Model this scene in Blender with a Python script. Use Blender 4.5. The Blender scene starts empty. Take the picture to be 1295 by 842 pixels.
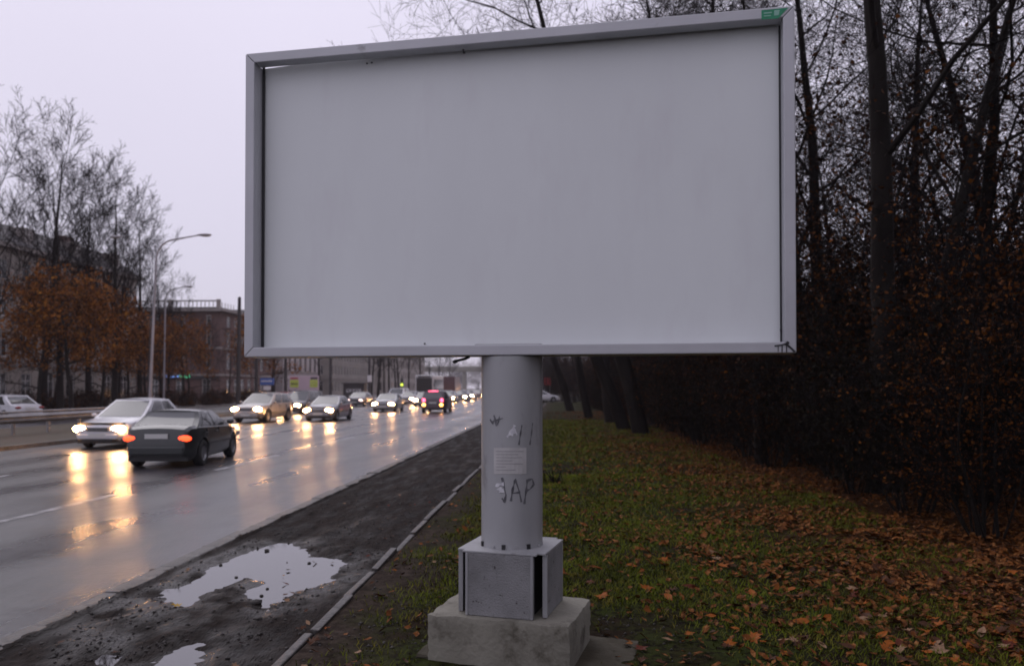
import bpy, bmesh, math, random
import numpy as np
from mathutils import Vector, Matrix

S = bpy.context.scene
COL = S.collection
R = math.radians

# ------------------------------------------------------------------ camera
EYE = 1.9
YAW, PITCH = R(3.69), R(0.9)
FPX, PW, PH = 1000.0, 1295.0, 842.0
CX, HORIZON = 647.5, 489.0
CY = HORIZON - FPX * math.tan(PITCH)
cam_d = bpy.data.cameras.new('camera')
cam = bpy.data.objects.new('camera', cam_d)
COL.objects.link(cam)
cam.location = (0, 0, EYE)
cam.rotation_euler = (math.pi / 2 + PITCH, 0, YAW)
cam_d.sensor_fit = 'HORIZONTAL'
cam_d.sensor_width = 36.0
cam_d.lens = 36.0 * FPX / PW
cam_d.shift_y = (CY - PH / 2) / PW
cam_d.clip_start = 0.05
cam_d.clip_end = 4000
cam_d.dof.use_dof = True
cam_d.dof.focus_distance = 5.7
cam_d.dof.aperture_fstop = 1.8
S.camera = cam

# ------------------------------------------------------------------ overcast dusk sky + weak soft sun
SUN_EL, SUN_AZ = 42.0, -35.0       # degrees; azimuth from +Y towards +X
w = bpy.data.worlds.new('World')
S.world = w
w.use_nodes = True
nt = w.node_tree
for n in list(nt.nodes):
    nt.nodes.remove(n)
out = nt.nodes.new('ShaderNodeOutputWorld')
bg = nt.nodes.new('ShaderNodeBackground')
sky = nt.nodes.new('ShaderNodeTexSky')
sky.sky_type = 'NISHITA'
sky.sun_disc = False
sky.sun_elevation = R(SUN_EL)
sky.sun_rotation = R(SUN_AZ)
geo = nt.nodes.new('ShaderNodeTexCoord')
sep = nt.nodes.new('ShaderNodeSeparateXYZ')
ramp = nt.nodes.new('ShaderNodeMapRange')          # even cloud deck, a little brighter overhead
ramp.inputs['From Min'].default_value = 0.0
ramp.inputs['From Max'].default_value = 0.6
ramp.inputs['To Min'].default_value = 7.3
ramp.inputs['To Max'].default_value = 9.9
cl_noise = nt.nodes.new('ShaderNodeTexNoise')
cl_noise.inputs['Scale'].default_value = 2.2
cl_noise.inputs['Detail'].default_value = 3.0
nr = nt.nodes.new('ShaderNodeMapRange')
nr.inputs['To Min'].default_value = 0.95
nr.inputs['To Max'].default_value = 1.05
mul = nt.nodes.new('ShaderNodeMath'); mul.operation = 'MULTIPLY'
tint = nt.nodes.new('ShaderNodeVectorMath'); tint.operation = 'SCALE'
tint.inputs[0].default_value = (0.955, 0.90, 1.085)
mix = nt.nodes.new('ShaderNodeMixRGB')
mix.inputs['Fac'].default_value = 0.94               # the cloud deck hides nearly all of the clear sky
L = nt.links.new
L(geo.outputs['Generated'], sep.inputs[0])
L(geo.outputs['Generated'], cl_noise.inputs['Vector'])
L(sep.outputs['Z'], ramp.inputs['Value'])
L(cl_noise.outputs['Fac'], nr.inputs['Value'])
L(ramp.outputs[0], mul.inputs[0]); L(nr.outputs[0], mul.inputs[1])
L(mul.outputs[0], tint.inputs['Scale'])
L(sky.outputs[0], mix.inputs['Color1'])
L(tint.outputs[0], mix.inputs['Color2'])
L(mix.outputs[0], bg.inputs['Color'])
bg.inputs['Strength'].default_value = 0.1
L(bg.outputs[0], out.inputs['Surface'])

sun_d = bpy.data.lights.new('sun', 'SUN')
sun_d.energy = 0.5
sun_d.angle = R(40)
sun_d.color = (1.0, 0.96, 0.95)
sun = bpy.data.objects.new('sun', sun_d)
COL.objects.link(sun)
_d = Vector((math.sin(R(SUN_AZ)) * math.cos(R(SUN_EL)), math.cos(R(SUN_AZ)) * math.cos(R(SUN_EL)), math.sin(R(SUN_EL))))
sun.rotation_euler = _d.to_track_quat('Z', 'Y').to_euler()

S.view_settings.view_transform = 'Standard'
S.view_settings.look = 'None'
S.view_settings.exposure = -0.08
S.view_settings.gamma = 1.0
S.view_settings.use_curve_mapping = False
S.cycles.use_denoising = True
S.cycles.max_bounces = 6
S.cycles.diffuse_bounces = 3
S.cycles.glossy_bounces = 4
S.cycles.transmission_bounces = 4
S.cycles.transparent_max_bounces = 6
S.cycles.volume_bounces = 1
S.cycles.caustics_reflective = False
S.cycles.caustics_refractive = False
S.cycles.sample_clamp_indirect = 18.0
S.cycles.filter_width = 1.7

# ------------------------------------------------------------------ where a photographed ground point lies in the place
RT = Vector((math.cos(YAW), math.sin(YAW), 0))
FW = Vector((-math.sin(YAW), math.cos(YAW), 0))
def ray(px, py):
    u, v = (px - CX) / FPX, -(py - CY) / FPX
    f = FW * math.cos(PITCH) + Vector((0, 0, math.sin(PITCH)))
    up = -FW * math.sin(PITCH) + Vector((0, 0, math.cos(PITCH)))
    return f + RT * u + up * v
def gp(px, py, z=0.0):
    d = ray(px, py)
    t = (z - EYE) / d.z
    return Vector((d.x * t, d.y * t, z))
def at(px, depth, z=0.0):
    """the spot `depth` metres ahead in the direction of picture column px"""
    u = (px - CX) / FPX
    p = FW * depth + RT * (u * depth)
    return Vector((p.x, p.y, z))
def ztop(py, depth):
    return EYE + (HORIZON - py) / FPX * depth

# ------------------------------------------------------------------ materials
def mat(name, col, rough=0.6, metal=0.0, col2=None, scale=5.0, detail=5.0, lo=0.35, hi=0.65, bump=0.0, bscale=None,
        emit=None, estr=0.0, rough2=None, spec=0.5, coat=0.0, stretch=None, ior=None, bdist=0.02, third=None):
    m = bpy.data.materials.new(name)
    m.use_nodes = True
    t = m.node_tree
    b = t.nodes['Principled BSDF']
    b.inputs['Base Color'].default_value = (*col, 1)
    b.inputs['Roughness'].default_value = rough
    b.inputs['Metallic'].default_value = metal
    b.inputs['Specular IOR Level'].default_value = spec
    if coat:
        b.inputs['Coat Weight'].default_value = coat
        b.inputs['Coat Roughness'].default_value = 0.06
    if ior:
        b.inputs['IOR'].default_value = ior
    if emit:
        b.inputs['Emission Color'].default_value = (*emit, 1)
        b.inputs['Emission Strength'].default_value = estr
    tc = None
    def coords():
        nonlocal tc
        if tc is None:
            tcn = t.nodes.new('ShaderNodeTexCoord')
            mp = t.nodes.new('ShaderNodeMapping')
            if stretch:
                mp.inputs['Scale'].default_value = stretch
            t.links.new(tcn.outputs['Object'], mp.inputs[0])
            tc = mp.outputs[0]
        return tc
    if col2 is not None or rough2 is not None:
        n = t.nodes.new('ShaderNodeTexNoise')
        n.inputs['Scale'].default_value = scale
        n.inputs['Detail'].default_value = detail
        n.inputs['Roughness'].default_value = 0.62
        t.links.new(coords(), n.inputs['Vector'])
        mr = t.nodes.new('ShaderNodeMapRange')
        mr.inputs['From Min'].default_value = lo
        mr.inputs['From Max'].default_value = hi
        t.links.new(n.outputs['Fac'], mr.inputs['Value'])
        if col2 is not None:
            mx = t.nodes.new('ShaderNodeMixRGB')
            mx.inputs['Color1'].default_value = (*col, 1)
            mx.inputs['Color2'].default_value = (*col2, 1)
            t.links.new(mr.outputs[0], mx.inputs['Fac'])
            last = mx
            if third is not None:                      # (colour, scale, lo, hi): a second layer of stains
                n3 = t.nodes.new('ShaderNodeTexNoise')
                n3.inputs['Scale'].default_value = third[1]
                n3.inputs['Detail'].default_value = 6
                n3.inputs['Roughness'].default_value = 0.68
                t.links.new(coords(), n3.inputs['Vector'])
                m3 = t.nodes.new('ShaderNodeMapRange')
                m3.inputs['From Min'].default_value = third[2]
                m3.inputs['From Max'].default_value = third[3]
                t.links.new(n3.outputs['Fac'], m3.inputs['Value'])
                x3 = t.nodes.new('ShaderNodeMixRGB')
                x3.inputs['Color2'].default_value = (*third[0], 1)
                t.links.new(mx.outputs[0], x3.inputs['Color1'])
                t.links.new(m3.outputs[0], x3.inputs['Fac'])
                last = x3
            t.links.new(last.outputs[0], b.inputs['Base Color'])
        if rough2 is not None:
            r2 = t.nodes.new('ShaderNodeMapRange')
            r2.inputs['To Min'].default_value = rough
            r2.inputs['To Max'].default_value = rough2
            t.links.new(mr.outputs[0], r2.inputs['Value'])
            t.links.new(r2.outputs[0], b.inputs['Roughness'])
    if bump:
        n2 = t.nodes.new('ShaderNodeTexNoise')
        n2.inputs['Scale'].default_value = bscale or scale * 6
        n2.inputs['Detail'].default_value = 6
        t.links.new(coords(), n2.inputs['Vector'])
        bp = t.nodes.new('ShaderNodeBump')
        bp.inputs['Strength'].default_value = bump
        bp.inputs['Distance'].default_value = bdist
        t.links.new(n2.outputs['Fac'], bp.inputs['Height'])
        t.links.new(bp.outputs[0], b.inputs['Normal'])
    return m

M = {}
def wet_asphalt(m):
    # long shallow undulations across the lanes break the reflections of the lamps into patches
    t = m.node_tree; b = t.nodes['Principled BSDF']
    old = b.inputs['Normal'].links[0].from_socket
    tc = t.nodes.new('ShaderNodeTexCoord'); mp = t.nodes.new('ShaderNodeMapping'); mp.inputs['Scale'].default_value = (0.5, 0.75, 1)
    n = t.nodes.new('ShaderNodeTexNoise'); n.inputs['Scale'].default_value = 1.0; n.inputs['Detail'].default_value = 3
    bp = t.nodes.new('ShaderNodeBump'); bp.inputs['Strength'].default_value = 0.5; bp.inputs['Distance'].default_value = 0.05
    t.links.new(tc.outputs['Object'], mp.inputs[0]); t.links.new(mp.outputs[0], n.inputs['Vector']); t.links.new(n.outputs['Fac'], bp.inputs['Height'])
    t.links.new(old, bp.inputs['Normal']); t.links.new(bp.outputs[0], b.inputs['Normal'])
    # worn wheel tracks lie smoother than the crown between them
    sx_ = t.nodes.new('ShaderNodeSeparateXYZ'); t.links.new(tc.outputs['Object'], sx_.inputs[0])
    f1 = t.nodes.new('ShaderNodeMath'); f1.operation = 'MULTIPLY'; f1.inputs[1].default_value = 3.31; t.links.new(sx_.outputs['X'], f1.inputs[0])
    f2 = t.nodes.new('ShaderNodeMath'); f2.operation = 'SINE'; t.links.new(f1.outputs[0], f2.inputs[0])
    f3 = t.nodes.new('ShaderNodeMath'); f3.operation = 'MULTIPLY_ADD'; f3.inputs[1].default_value = 0.05
    t.links.new(f2.outputs[0], f3.inputs[0]); t.links.new(b.inputs['Roughness'].links[0].from_socket, f3.inputs[2]); t.links.new(f3.outputs[0], b.inputs['Roughness'])
    return m
M['asphalt'] = mat('wet_asphalt', (0.040, 0.038, 0.042), 0.26, col2=(0.060, 0.057, 0.062), scale=0.5, detail=8, lo=0.35, hi=0.7,
                   rough2=0.44, bump=0.45, bscale=34, stretch=(1.3, 0.32, 1), bdist=0.012, third=((0.028, 0.027, 0.030), 1.6, 0.5, 0.72))
wet_asphalt(M['asphalt'])
M['paint_line'] = mat('worn_road_paint', (0.46, 0.45, 0.47), 0.35, col2=(0.09, 0.088, 0.09), scale=3, lo=0.36, hi=0.62, bump=0.2, bscale=60)
M['mud'] = mat('wet_mud', (0.016, 0.012, 0.010), 0.55, col2=(0.034, 0.027, 0.023), scale=1.7, lo=0.40, hi=0.6, rough2=0.9, stretch=(2.6, 0.55, 1),
               bump=0.9, bscale=30, bdist=0.03, third=((0.009, 0.007, 0.006), 5, 0.48, 0.66), spec=0.16)
def wet_patches(m):
    # the 'wet' attribute (how close the water stands below the surface) makes the mud shine
    t = m.node_tree; b = t.nodes['Principled BSDF']
    src = b.inputs['Roughness'].links[0].from_socket
    at_ = t.nodes.new('ShaderNodeAttribute'); at_.attribute_name = 'wet'
    mx = t.nodes.new('ShaderNodeMix'); mx.data_type = 'FLOAT'
    t.links.new(at_.outputs['Fac'], mx.inputs['Factor']); t.links.new(src, mx.inputs['A']); mx.inputs['B'].default_value = 0.16
    t.links.new(mx.outputs['Result'], b.inputs['Roughness'])
    sp = t.nodes.new('ShaderNodeMapRange'); sp.inputs['To Min'].default_value = 0.05; sp.inputs['To Max'].default_value = 0.5
    t.links.new(at_.outputs['Fac'], sp.inputs['Value']); t.links.new(sp.outputs[0], b.inputs['Specular IOR Level'])
wet_patches(M['mud'])
M['water'] = mat('puddle_water', (0.018, 0.015, 0.014), 0.02, spec=1.0, ior=1.85)
M['kerb'] = mat('kerb_concrete', (0.13, 0.12, 0.112), 0.65, col2=(0.05, 0.044, 0.04), scale=2.2, lo=0.36, hi=0.62, bump=0.4, bscale=45, third=((0.03, 0.025, 0.022), 7, 0.55, 0.7))
M['kerb_muddy'] = mat('muddy_kerb_concrete', (0.10, 0.092, 0.086), 0.5, col2=(0.04, 0.034, 0.03), scale=2.5, lo=0.35, hi=0.62, bump=0.5, bscale=35, third=((0.02, 0.016, 0.013), 8, 0.5, 0.66))
M['lawn'] = mat('lawn_soil', (0.030, 0.038, 0.009), 0.85, col2=(0.022, 0.014, 0.009), scale=1.3, lo=0.42, hi=0.62, bump=0.6, bscale=50, third=((0.010, 0.008, 0.005), 17, 0.48, 0.6), spec=0.03)
M['forest_floor'] = mat('leaf_covered_soil', (0.055, 0.024, 0.010), 0.85, col2=(0.022, 0.013, 0.008), scale=2.5, bump=0.7, bscale=18, spec=0.2)
M['ground'] = mat('far_ground', (0.040, 0.040, 0.024), 0.9, col2=(0.050, 0.035, 0.022), scale=0.08, bump=0.2, bscale=1.5)
M['median'] = mat('median_soil', (0.050, 0.045, 0.024), 0.85, col2=(0.075, 0.045, 0.025), scale=0.9, bump=0.5, bscale=12)
M['paving'] = mat('pale_paving', (0.17, 0.155, 0.15), 0.5, col2=(0.10, 0.092, 0.09), scale=1.5, bump=0.2, bscale=20)
M['concrete'] = mat('weathered_concrete', (0.25, 0.24, 0.195), 0.85, col2=(0.17, 0.16, 0.128), scale=2.6, lo=0.35, hi=0.68, bump=0.45, bscale=26, third=((0.045, 0.036, 0.022), 3.6, 0.54, 0.72))
M['slab'] = mat('damp_slab_concrete', (0.085, 0.078, 0.058), 0.8, col2=(0.045, 0.038, 0.026), scale=3, bump=0.4, bscale=30, spec=0.1)
M['concrete_plinth'] = mat('pitted_concrete', (0.27, 0.27, 0.272), 0.85, col2=(0.19, 0.19, 0.19), scale=3, bump=0.45, bscale=90, third=((0.07, 0.065, 0.062), 30, 0.62, 0.67), spec=0.15)
M['steel'] = mat('painted_steel_grey', (0.36, 0.365, 0.37), 0.5, metal=0.1, col2=(0.28, 0.283, 0.287), scale=1.8, lo=0.4, hi=0.7, bump=0.05, bscale=90, third=((0.15, 0.143, 0.138), 4.2, 0.56, 0.74), stretch=(1, 1, 0.35))
M['frame'] = mat('aluminium_frame', (0.52, 0.525, 0.55), 0.45, metal=0.2, col2=(0.45, 0.455, 0.475), scale=1.2, bump=0.03, bscale=120, third=((0.25, 0.24, 0.25), 5, 0.64, 0.78))
M['panel'] = mat('blank_white_panel', (0.79, 0.825, 0.82), 0.6, col2=(0.72, 0.75, 0.75), scale=0.9, lo=0.3, hi=0.75, bump=0.03, bscale=160, third=((0.70, 0.71, 0.72), 2.6, 0.54, 0.86), stretch=(1, 1, 0.3))
M['seam'] = mat('panel_joint', (0.60, 0.61, 0.63), 0.6)
M['edge_strip'] = mat('dark_strip', (0.035, 0.035, 0.038), 0.7)
M['dark_gap'] = mat('dark_hollow', (0.010, 0.010, 0.011), 0.9)
M['sticker_white'] = mat('paper_notice', (0.52, 0.51, 0.50), 0.7, col2=(0.44, 0.43, 0.42), scale=9)
M['print_grey'] = mat('faded_print', (0.33, 0.325, 0.33), 0.7)
M['sticker_green'] = mat('green_plate', (0.01, 0.22, 0.10), 0.45, col2=(0.02, 0.28, 0.14), scale=14)
M['pale_green'] = mat('pale_green_print', (0.24, 0.48, 0.38), 0.5)
M['graffiti'] = mat('black_marker', (0.07, 0.07, 0.078), 0.6, col2=(0.16, 0.16, 0.17), scale=18)
M['smear'] = mat('white_smear', (0.72, 0.72, 0.74), 0.7, col2=(0.5, 0.5, 0.53), scale=22)
M['black'] = mat('black_plastic', (0.015, 0.015, 0.016), 0.45)
M['tar'] = mat('black_tar', (0.012, 0.011, 0.014), 0.35)
M['galv'] = mat('galvanised_steel', (0.27, 0.265, 0.27), 0.5, metal=0.5, col2=(0.18, 0.165, 0.16), scale=1.3, bump=0.05, bscale=40)
M['lamp_pole'] = mat('lamp_pole_grey', (0.36, 0.34, 0.36), 0.55, metal=0.2, col2=(0.28, 0.265, 0.28), scale=1.4)
M['dark_pole'] = mat('dark_pole', (0.035, 0.03, 0.032), 0.6)
M['tyre'] = mat('tyre_rubber', (0.014, 0.014, 0.014), 0.75)
M['rim'] = mat('alloy_rim', (0.30, 0.30, 0.31), 0.35, metal=0.8)
M['glass'] = mat('car_glass', (0.022, 0.026, 0.028), 0.04, spec=0.9, ior=1.6)
M['plate'] = mat('number_plate', (0.55, 0.55, 0.53), 0.5)
M['headlight'] = mat('lit_headlight', (0.9, 0.9, 0.9), 0.2, emit=(1.0, 0.50, 0.20), estr=260)
M['headlight_dim'] = mat('dim_headlight', (0.9, 0.9, 0.9), 0.2, emit=(1.0, 0.70, 0.62), estr=3.0)
M['taillight'] = mat('lit_taillight', (0.5, 0.02, 0.01), 0.25, emit=(1.0, 0.06, 0.015), estr=4.0)
M['taillight_pink'] = mat('lit_brake_light', (0.5, 0.05, 0.06), 0.25, emit=(1.0, 0.10, 0.20), estr=5)
M['amber'] = mat('lit_indicator', (0.6, 0.3, 0.05), 0.25, emit=(1.0, 0.50, 0.10), estr=9)
M['lamp_off'] = mat('unlit_lamp_lens', (0.35, 0.33, 0.31), 0.15)
M['red_lens'] = mat('unlit_red_lens', (0.20, 0.01, 0.008), 0.2)
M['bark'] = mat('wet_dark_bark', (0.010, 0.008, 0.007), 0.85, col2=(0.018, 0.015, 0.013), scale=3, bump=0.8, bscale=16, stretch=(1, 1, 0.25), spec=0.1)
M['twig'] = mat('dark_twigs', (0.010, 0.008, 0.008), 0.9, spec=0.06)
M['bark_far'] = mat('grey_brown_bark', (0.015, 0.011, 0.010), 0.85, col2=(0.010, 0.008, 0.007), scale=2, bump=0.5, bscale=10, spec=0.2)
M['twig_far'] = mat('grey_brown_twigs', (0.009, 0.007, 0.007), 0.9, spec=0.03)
def leaf_mat(name, c1, c2, c3, scale=1.5):
    m = mat(name, c1, 0.6, col2=c2, scale=scale, lo=0.36, hi=0.64, third=(c3, scale * 3.1, 0.5, 0.64), spec=0.04)
    return m
M['amber_leaf'] = leaf_mat('amber_leaves', (0.25, 0.085, 0.012), (0.07, 0.026, 0.010), (0.36, 0.15, 0.02), 0.8)
M['brown_leaf'] = leaf_mat('dull_brown_leaves', (0.032, 0.012, 0.005), (0.009, 0.005, 0.003), (0.11, 0.040, 0.008), 0.7)
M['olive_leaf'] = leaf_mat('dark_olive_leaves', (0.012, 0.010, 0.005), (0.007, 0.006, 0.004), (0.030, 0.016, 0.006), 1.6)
M['rust_leaf'] = leaf_mat('rust_brown_leaves', (0.085, 0.028, 0.006), (0.018, 0.008, 0.004), (0.19, 0.065, 0.010), 0.6)
M['litter'] = leaf_mat('leaf_litter', (0.165, 0.054, 0.012), (0.040, 0.016, 0.007), (0.29, 0.13, 0.045), 5)
M['litter_a'] = mat('orange_leaf', (0.34, 0.10, 0.014), 0.5, col2=(0.20, 0.055, 0.011), scale=16, spec=0.08)
M['litter_b'] = mat('brown_leaf', (0.085, 0.034, 0.016), 0.5, col2=(0.045, 0.02, 0.011), scale=16, spec=0.08)
M['litter_c'] = mat('pale_tan_leaf', (0.32, 0.20, 0.12), 0.55, col2=(0.18, 0.105, 0.06), scale=16, spec=0.08)
M['litter_d'] = mat('rust_red_leaf', (0.12, 0.028, 0.014), 0.5, col2=(0.07, 0.018, 0.010), scale=16, spec=0.08)
M['litter_e'] = mat('yellow_leaf', (0.42, 0.27, 0.03), 0.5, col2=(0.32, 0.19, 0.025), scale=16, spec=0.08)
M['litter_f'] = mat('green_leaf', (0.05, 0.16, 0.02), 0.5, col2=(0.04, 0.12, 0.015), scale=16, spec=0.08)
M['grass'] = leaf_mat('grass_blades', (0.115, 0.140, 0.010), (0.055, 0.064, 0.007), (0.15, 0.120, 0.020), 1.0)
M['stone'] = mat('dark_clod', (0.025, 0.02, 0.017), 0.6, bump=0.6, bscale=60)
M['wall_grey'] = mat('sooty_grey_plaster', (0.34, 0.305, 0.275), 0.85, col2=(0.24, 0.212, 0.195), scale=0.35, bump=0.2, bscale=6, third=((0.15, 0.13, 0.12), 0.8, 0.55, 0.75))
M['wall_brick'] = mat('dark_red_brick', (0.12, 0.068, 0.060), 0.85, col2=(0.088, 0.052, 0.048), scale=0.8, bump=0.3, bscale=12)
M['wall_pale'] = mat('pale_pink_plaster', (0.42, 0.37, 0.37), 0.85, col2=(0.34, 0.30, 0.30), scale=0.3, bump=0.1, bscale=5)
M['wall_beige'] = mat('grey_beige_plaster', (0.27, 0.245, 0.22), 0.85, col2=(0.20, 0.18, 0.165), scale=0.3, bump=0.1, bscale=5)
M['stone_trim'] = mat('stone_trim', (0.28, 0.25, 0.235), 0.8, col2=(0.20, 0.175, 0.165), scale=0.8)
M['roof'] = mat('dark_slate_roof', (0.065, 0.058, 0.062), 0.65, col2=(0.045, 0.04, 0.042), scale=0.6, bump=0.4, bscale=5)
M['win_frame'] = mat('window_frame_white', (0.55, 0.53, 0.52), 0.6)
M['win_dark'] = mat('window_frame_brown', (0.09, 0.055, 0.045), 0.6)
M['pane'] = mat('window_pane', (0.03, 0.032, 0.036), 0.06, spec=0.8, col2=(0.10, 0.095, 0.09), scale=0.7, lo=0.5, hi=0.56)
M['sign_blue'] = mat('blue_sign', (0.03, 0.09, 0.34), 0.4)
M['sign_blue_lit'] = mat('lit_blue_letters', (0.1, 0.2, 0.5), 0.4, emit=(0.25, 0.40, 1.0), estr=0.9)
M['sign_green_lit'] = mat('lit_green_letters', (0.1, 0.5, 0.3), 0.4, emit=(0.10, 1.0, 0.45), estr=0.9)
M['sign_white'] = mat('white_sign_face', (0.62, 0.60, 0.62), 0.5)
M['sign_yellow'] = mat('yellow_green_poster', (0.52, 0.62, 0.06), 0.5, col2=(0.60, 0.66, 0.16), scale=3)
M['sign_pink'] = mat('pale_pink_hoarding', (0.62, 0.47, 0.53), 0.5, col2=(0.56, 0.43, 0.49), scale=2)
M['sign_red'] = mat('red_sign', (0.42, 0.025, 0.03), 0.5)
M['signal_lit'] = mat('lit_signal_lens', (0.5, 0.6, 0.1), 0.3, emit=(0.75, 1.0, 0.08), estr=2.2)
M['dark_wall'] = mat('dark_kiosk_wall', (0.035, 0.03, 0.032), 0.6)
def paint(name, c, metal=0.0):
    return mat(name, c, 0.32, metal=metal, coat=0.5, col2=tuple(x * 0.8 for x in c), scale=1.6)

# ------------------------------------------------------------------ mesh helpers
def npmesh(name, V, F, smooth=False):
    V = np.asarray(V, np.float32); F = np.asarray(F, np.int32)
    me = bpy.data.meshes.new(name)
    k = F.shape[1]
    me.vertices.add(len(V)); me.vertices.foreach_set('co', V.ravel())
    me.loops.add(F.size); me.loops.foreach_set('vertex_index', F.ravel())
    me.polygons.add(len(F))
    me.polygons.foreach_set('loop_start', np.arange(0, F.size, k, dtype=np.int32))
    me.polygons.foreach_set('loop_total', np.full(len(F), k, np.int32))
    me.update(calc_edges=True)
    if smooth:
        me.polygons.foreach_set('use_smooth', np.ones(len(F), bool))
    me.validate()
    return me

def link(name, me, m=None, parent=None, loc=None, rot=None):
    o = bpy.data.objects.new(name, me)
    COL.objects.link(o)
    if m is not None and me is not None and len(me.materials) == 0:
        for x in (m if isinstance(m, (list, tuple)) else [m]):
            me.materials.append(x)
    if parent is not None:
        o.parent = parent
    if loc is not None:
        o.location = loc
    if rot is not None:
        o.rotation_euler = rot
    return o

def tag(o, label=None, cat=None, group=None, kind=None):
    if label: o['label'] = label
    if cat: o['category'] = cat
    if group: o['group'] = group
    if kind: o['kind'] = kind
    return o

def thing(name, label, cat, loc=(0, 0, 0), rz=0.0, group=None):
    o = bpy.data.objects.new(name, None)
    COL.objects.link(o)
    o.location = loc
    o.rotation_euler = (0, 0, rz)
    return tag(o, label, cat, group)

def copy_tree(o, parent=None):
    c = o.copy()
    COL.objects.link(c)
    if parent is not None:
        c.parent = parent
    for ch in list(o.children):
        copy_tree(ch, c)
    return c

class MB:
    """collects quads and n-gons, then becomes ONE mesh object"""
    def __init__(s):
        s.v, s.f, s.m = [], [], []
    def add(s, vs, fs, m=0):
        b = len(s.v)
        s.v += [tuple(p) for p in vs]
        for f in fs:
            s.f.append(tuple(b + i for i in f)); s.m.append(m)
        return s
    def box(s, x0, x1, y0, y1, z0, z1, m=0, rz=0.0, c=(0, 0)):
        vs = [(x, y, z) for z in (z0, z1) for y in (y0, y1) for x in (x0, x1)]
        if rz:
            ca, sa = math.cos(rz), math.sin(rz)
            vs = [(c[0] + (x - c[0]) * ca - (y - c[1]) * sa, c[1] + (x - c[0]) * sa + (y - c[1]) * ca, z) for x, y, z in vs]
        return s.add(vs, [(0, 2, 3, 1), (4, 5, 7, 6), (0, 1, 5, 4), (2, 6, 7, 3), (0, 4, 6, 2), (1, 3, 7, 5)], m)
    def prism(s, pts, y0, y1, m=0):
        """polygon in x,z extruded along y"""
        n = len(pts)
        vs = [(x, y0, z) for x, z in pts] + [(x, y1, z) for x, z in pts]
        fs = [tuple(range(n)), tuple(range(2 * n - 1, n - 1, -1))]
        fs += [(i, (i + 1) % n, n + (i + 1) % n, n + i)[::-1] for i in range(n)]
        return s.add(vs, fs, m)
    def slab(s, pts, z0, z1, m=0):
        """polygon in x,y extruded along z"""
        n = len(pts)
        vs = [(x, y, z0) for x, y in pts] + [(x, y, z1) for x, y in pts]
        fs = [tuple(range(n - 1, -1, -1)), tuple(range(n, 2 * n))]
        fs += [(i, (i + 1) % n, n + (i + 1) % n, n + i) for i in range(n)]
        return s.add(vs, fs, m)
    def tube(s, path, rad, n=10, m=0, cap=True):
        path = [Vector(p) for p in path]
        if not isinstance(rad, (list, tuple)): rad = [rad] * len(path)
        rings = []
        for i, p in enumerate(path):
            d = (path[min(i + 1, len(path) - 1)] - path[max(i - 1, 0)]).normalized()
            a = d.orthogonal().normalized() if i == 0 else (a - d * a.dot(d)).normalized()
            b = d.cross(a)
            rings.append([p + (a * math.cos(t) + b * math.sin(t)) * rad[i] for t in [2 * math.pi * k / n for k in range(n)]])
        vs = [q for r in rings for q in r]
        fs = [(i * n + k, i * n + (k + 1) % n, (i + 1) * n + (k + 1) % n, (i + 1) * n + k) for i in range(len(path) - 1) for k in range(n)]
        if cap:
            fs += [tuple(range(n - 1, -1, -1)), tuple((len(path) - 1) * n + k for k in range(n))]
        return s.add(vs, fs, m)
    def lathe(s, prof, axis='z', n=24, m=0, c=(0, 0, 0)):
        """profile [(radius, height)] about an axis"""
        vs, k = [], len(prof)
        for i in range(n):
            t = 2 * math.pi * i / n
            for r, h in prof:
                p = (r * math.cos(t), r * math.sin(t), h)
                if axis == 'y': p = (p[0], p[2], p[1])
                if axis == 'x': p = (p[2], p[0], p[1])
                vs.append((p[0] + c[0], p[1] + c[1], p[2] + c[2]))
        fs = [(i * k + j, ((i + 1) % n) * k + j, ((i + 1) % n) * k + j + 1, i * k + j + 1) for i in range(n) for j in range(k - 1)]
        return s.add(vs, fs, m)
    def blob(s, c, r, nu=12, nv=7, m=0):
        vs, fs = [], []
        for j in range(nv + 1):
            p = math.pi * j / nv
            for i in range(nu):
                t = 2 * math.pi * i / nu
                vs.append((c[0] + r[0] * math.sin(p) * math.cos(t), c[1] + r[1] * math.sin(p) * math.sin(t), c[2] + r[2] * math.cos(p)))
        for j in range(nv):
            for i in range(nu):
                fs.append((j * nu + i, j * nu + (i + 1) % nu, (j + 1) * nu + (i + 1) % nu, (j + 1) * nu + i)[::-1])
        return s.add(vs, fs, m)
    def mesh(s, name, mats=None, smooth=None, bevel=0.0):
        me = bpy.data.meshes.new(name)
        me.from_pydata(s.v, [], s.f)
        if mats is not None:
            for x in (mats if isinstance(mats, (list, tuple)) else [mats]): me.materials.append(x)
        me.polygons.foreach_set('material_index', s.m)
        bm = bmesh.new(); bm.from_mesh(me)
        bmesh.ops.remove_doubles(bm, verts=bm.verts, dist=1e-5)
        bmesh.ops.recalc_face_normals(bm, faces=bm.faces)
        if bevel:
            bmesh.ops.bevel(bm, geom=[e for e in bm.edges if len(e.link_faces) == 2 and e.calc_face_angle(0) > 0.6], offset=bevel, segments=2, affect='EDGES', profile=0.5, clamp_overlap=True)
        bm.to_mesh(me); bm.free()
        if smooth:
            me.polygons.foreach_set('use_smooth', [True] * len(me.polygons))
            me.set_sharp_from_angle(angle=R(smooth))
        me.update()
        return me
    def build(s, name, mats, parent=None, loc=None, rot=None, smooth=None, bevel=0.0):
        return link(name, s.mesh(name, mats, smooth, bevel), None, parent, loc, rot)

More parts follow.
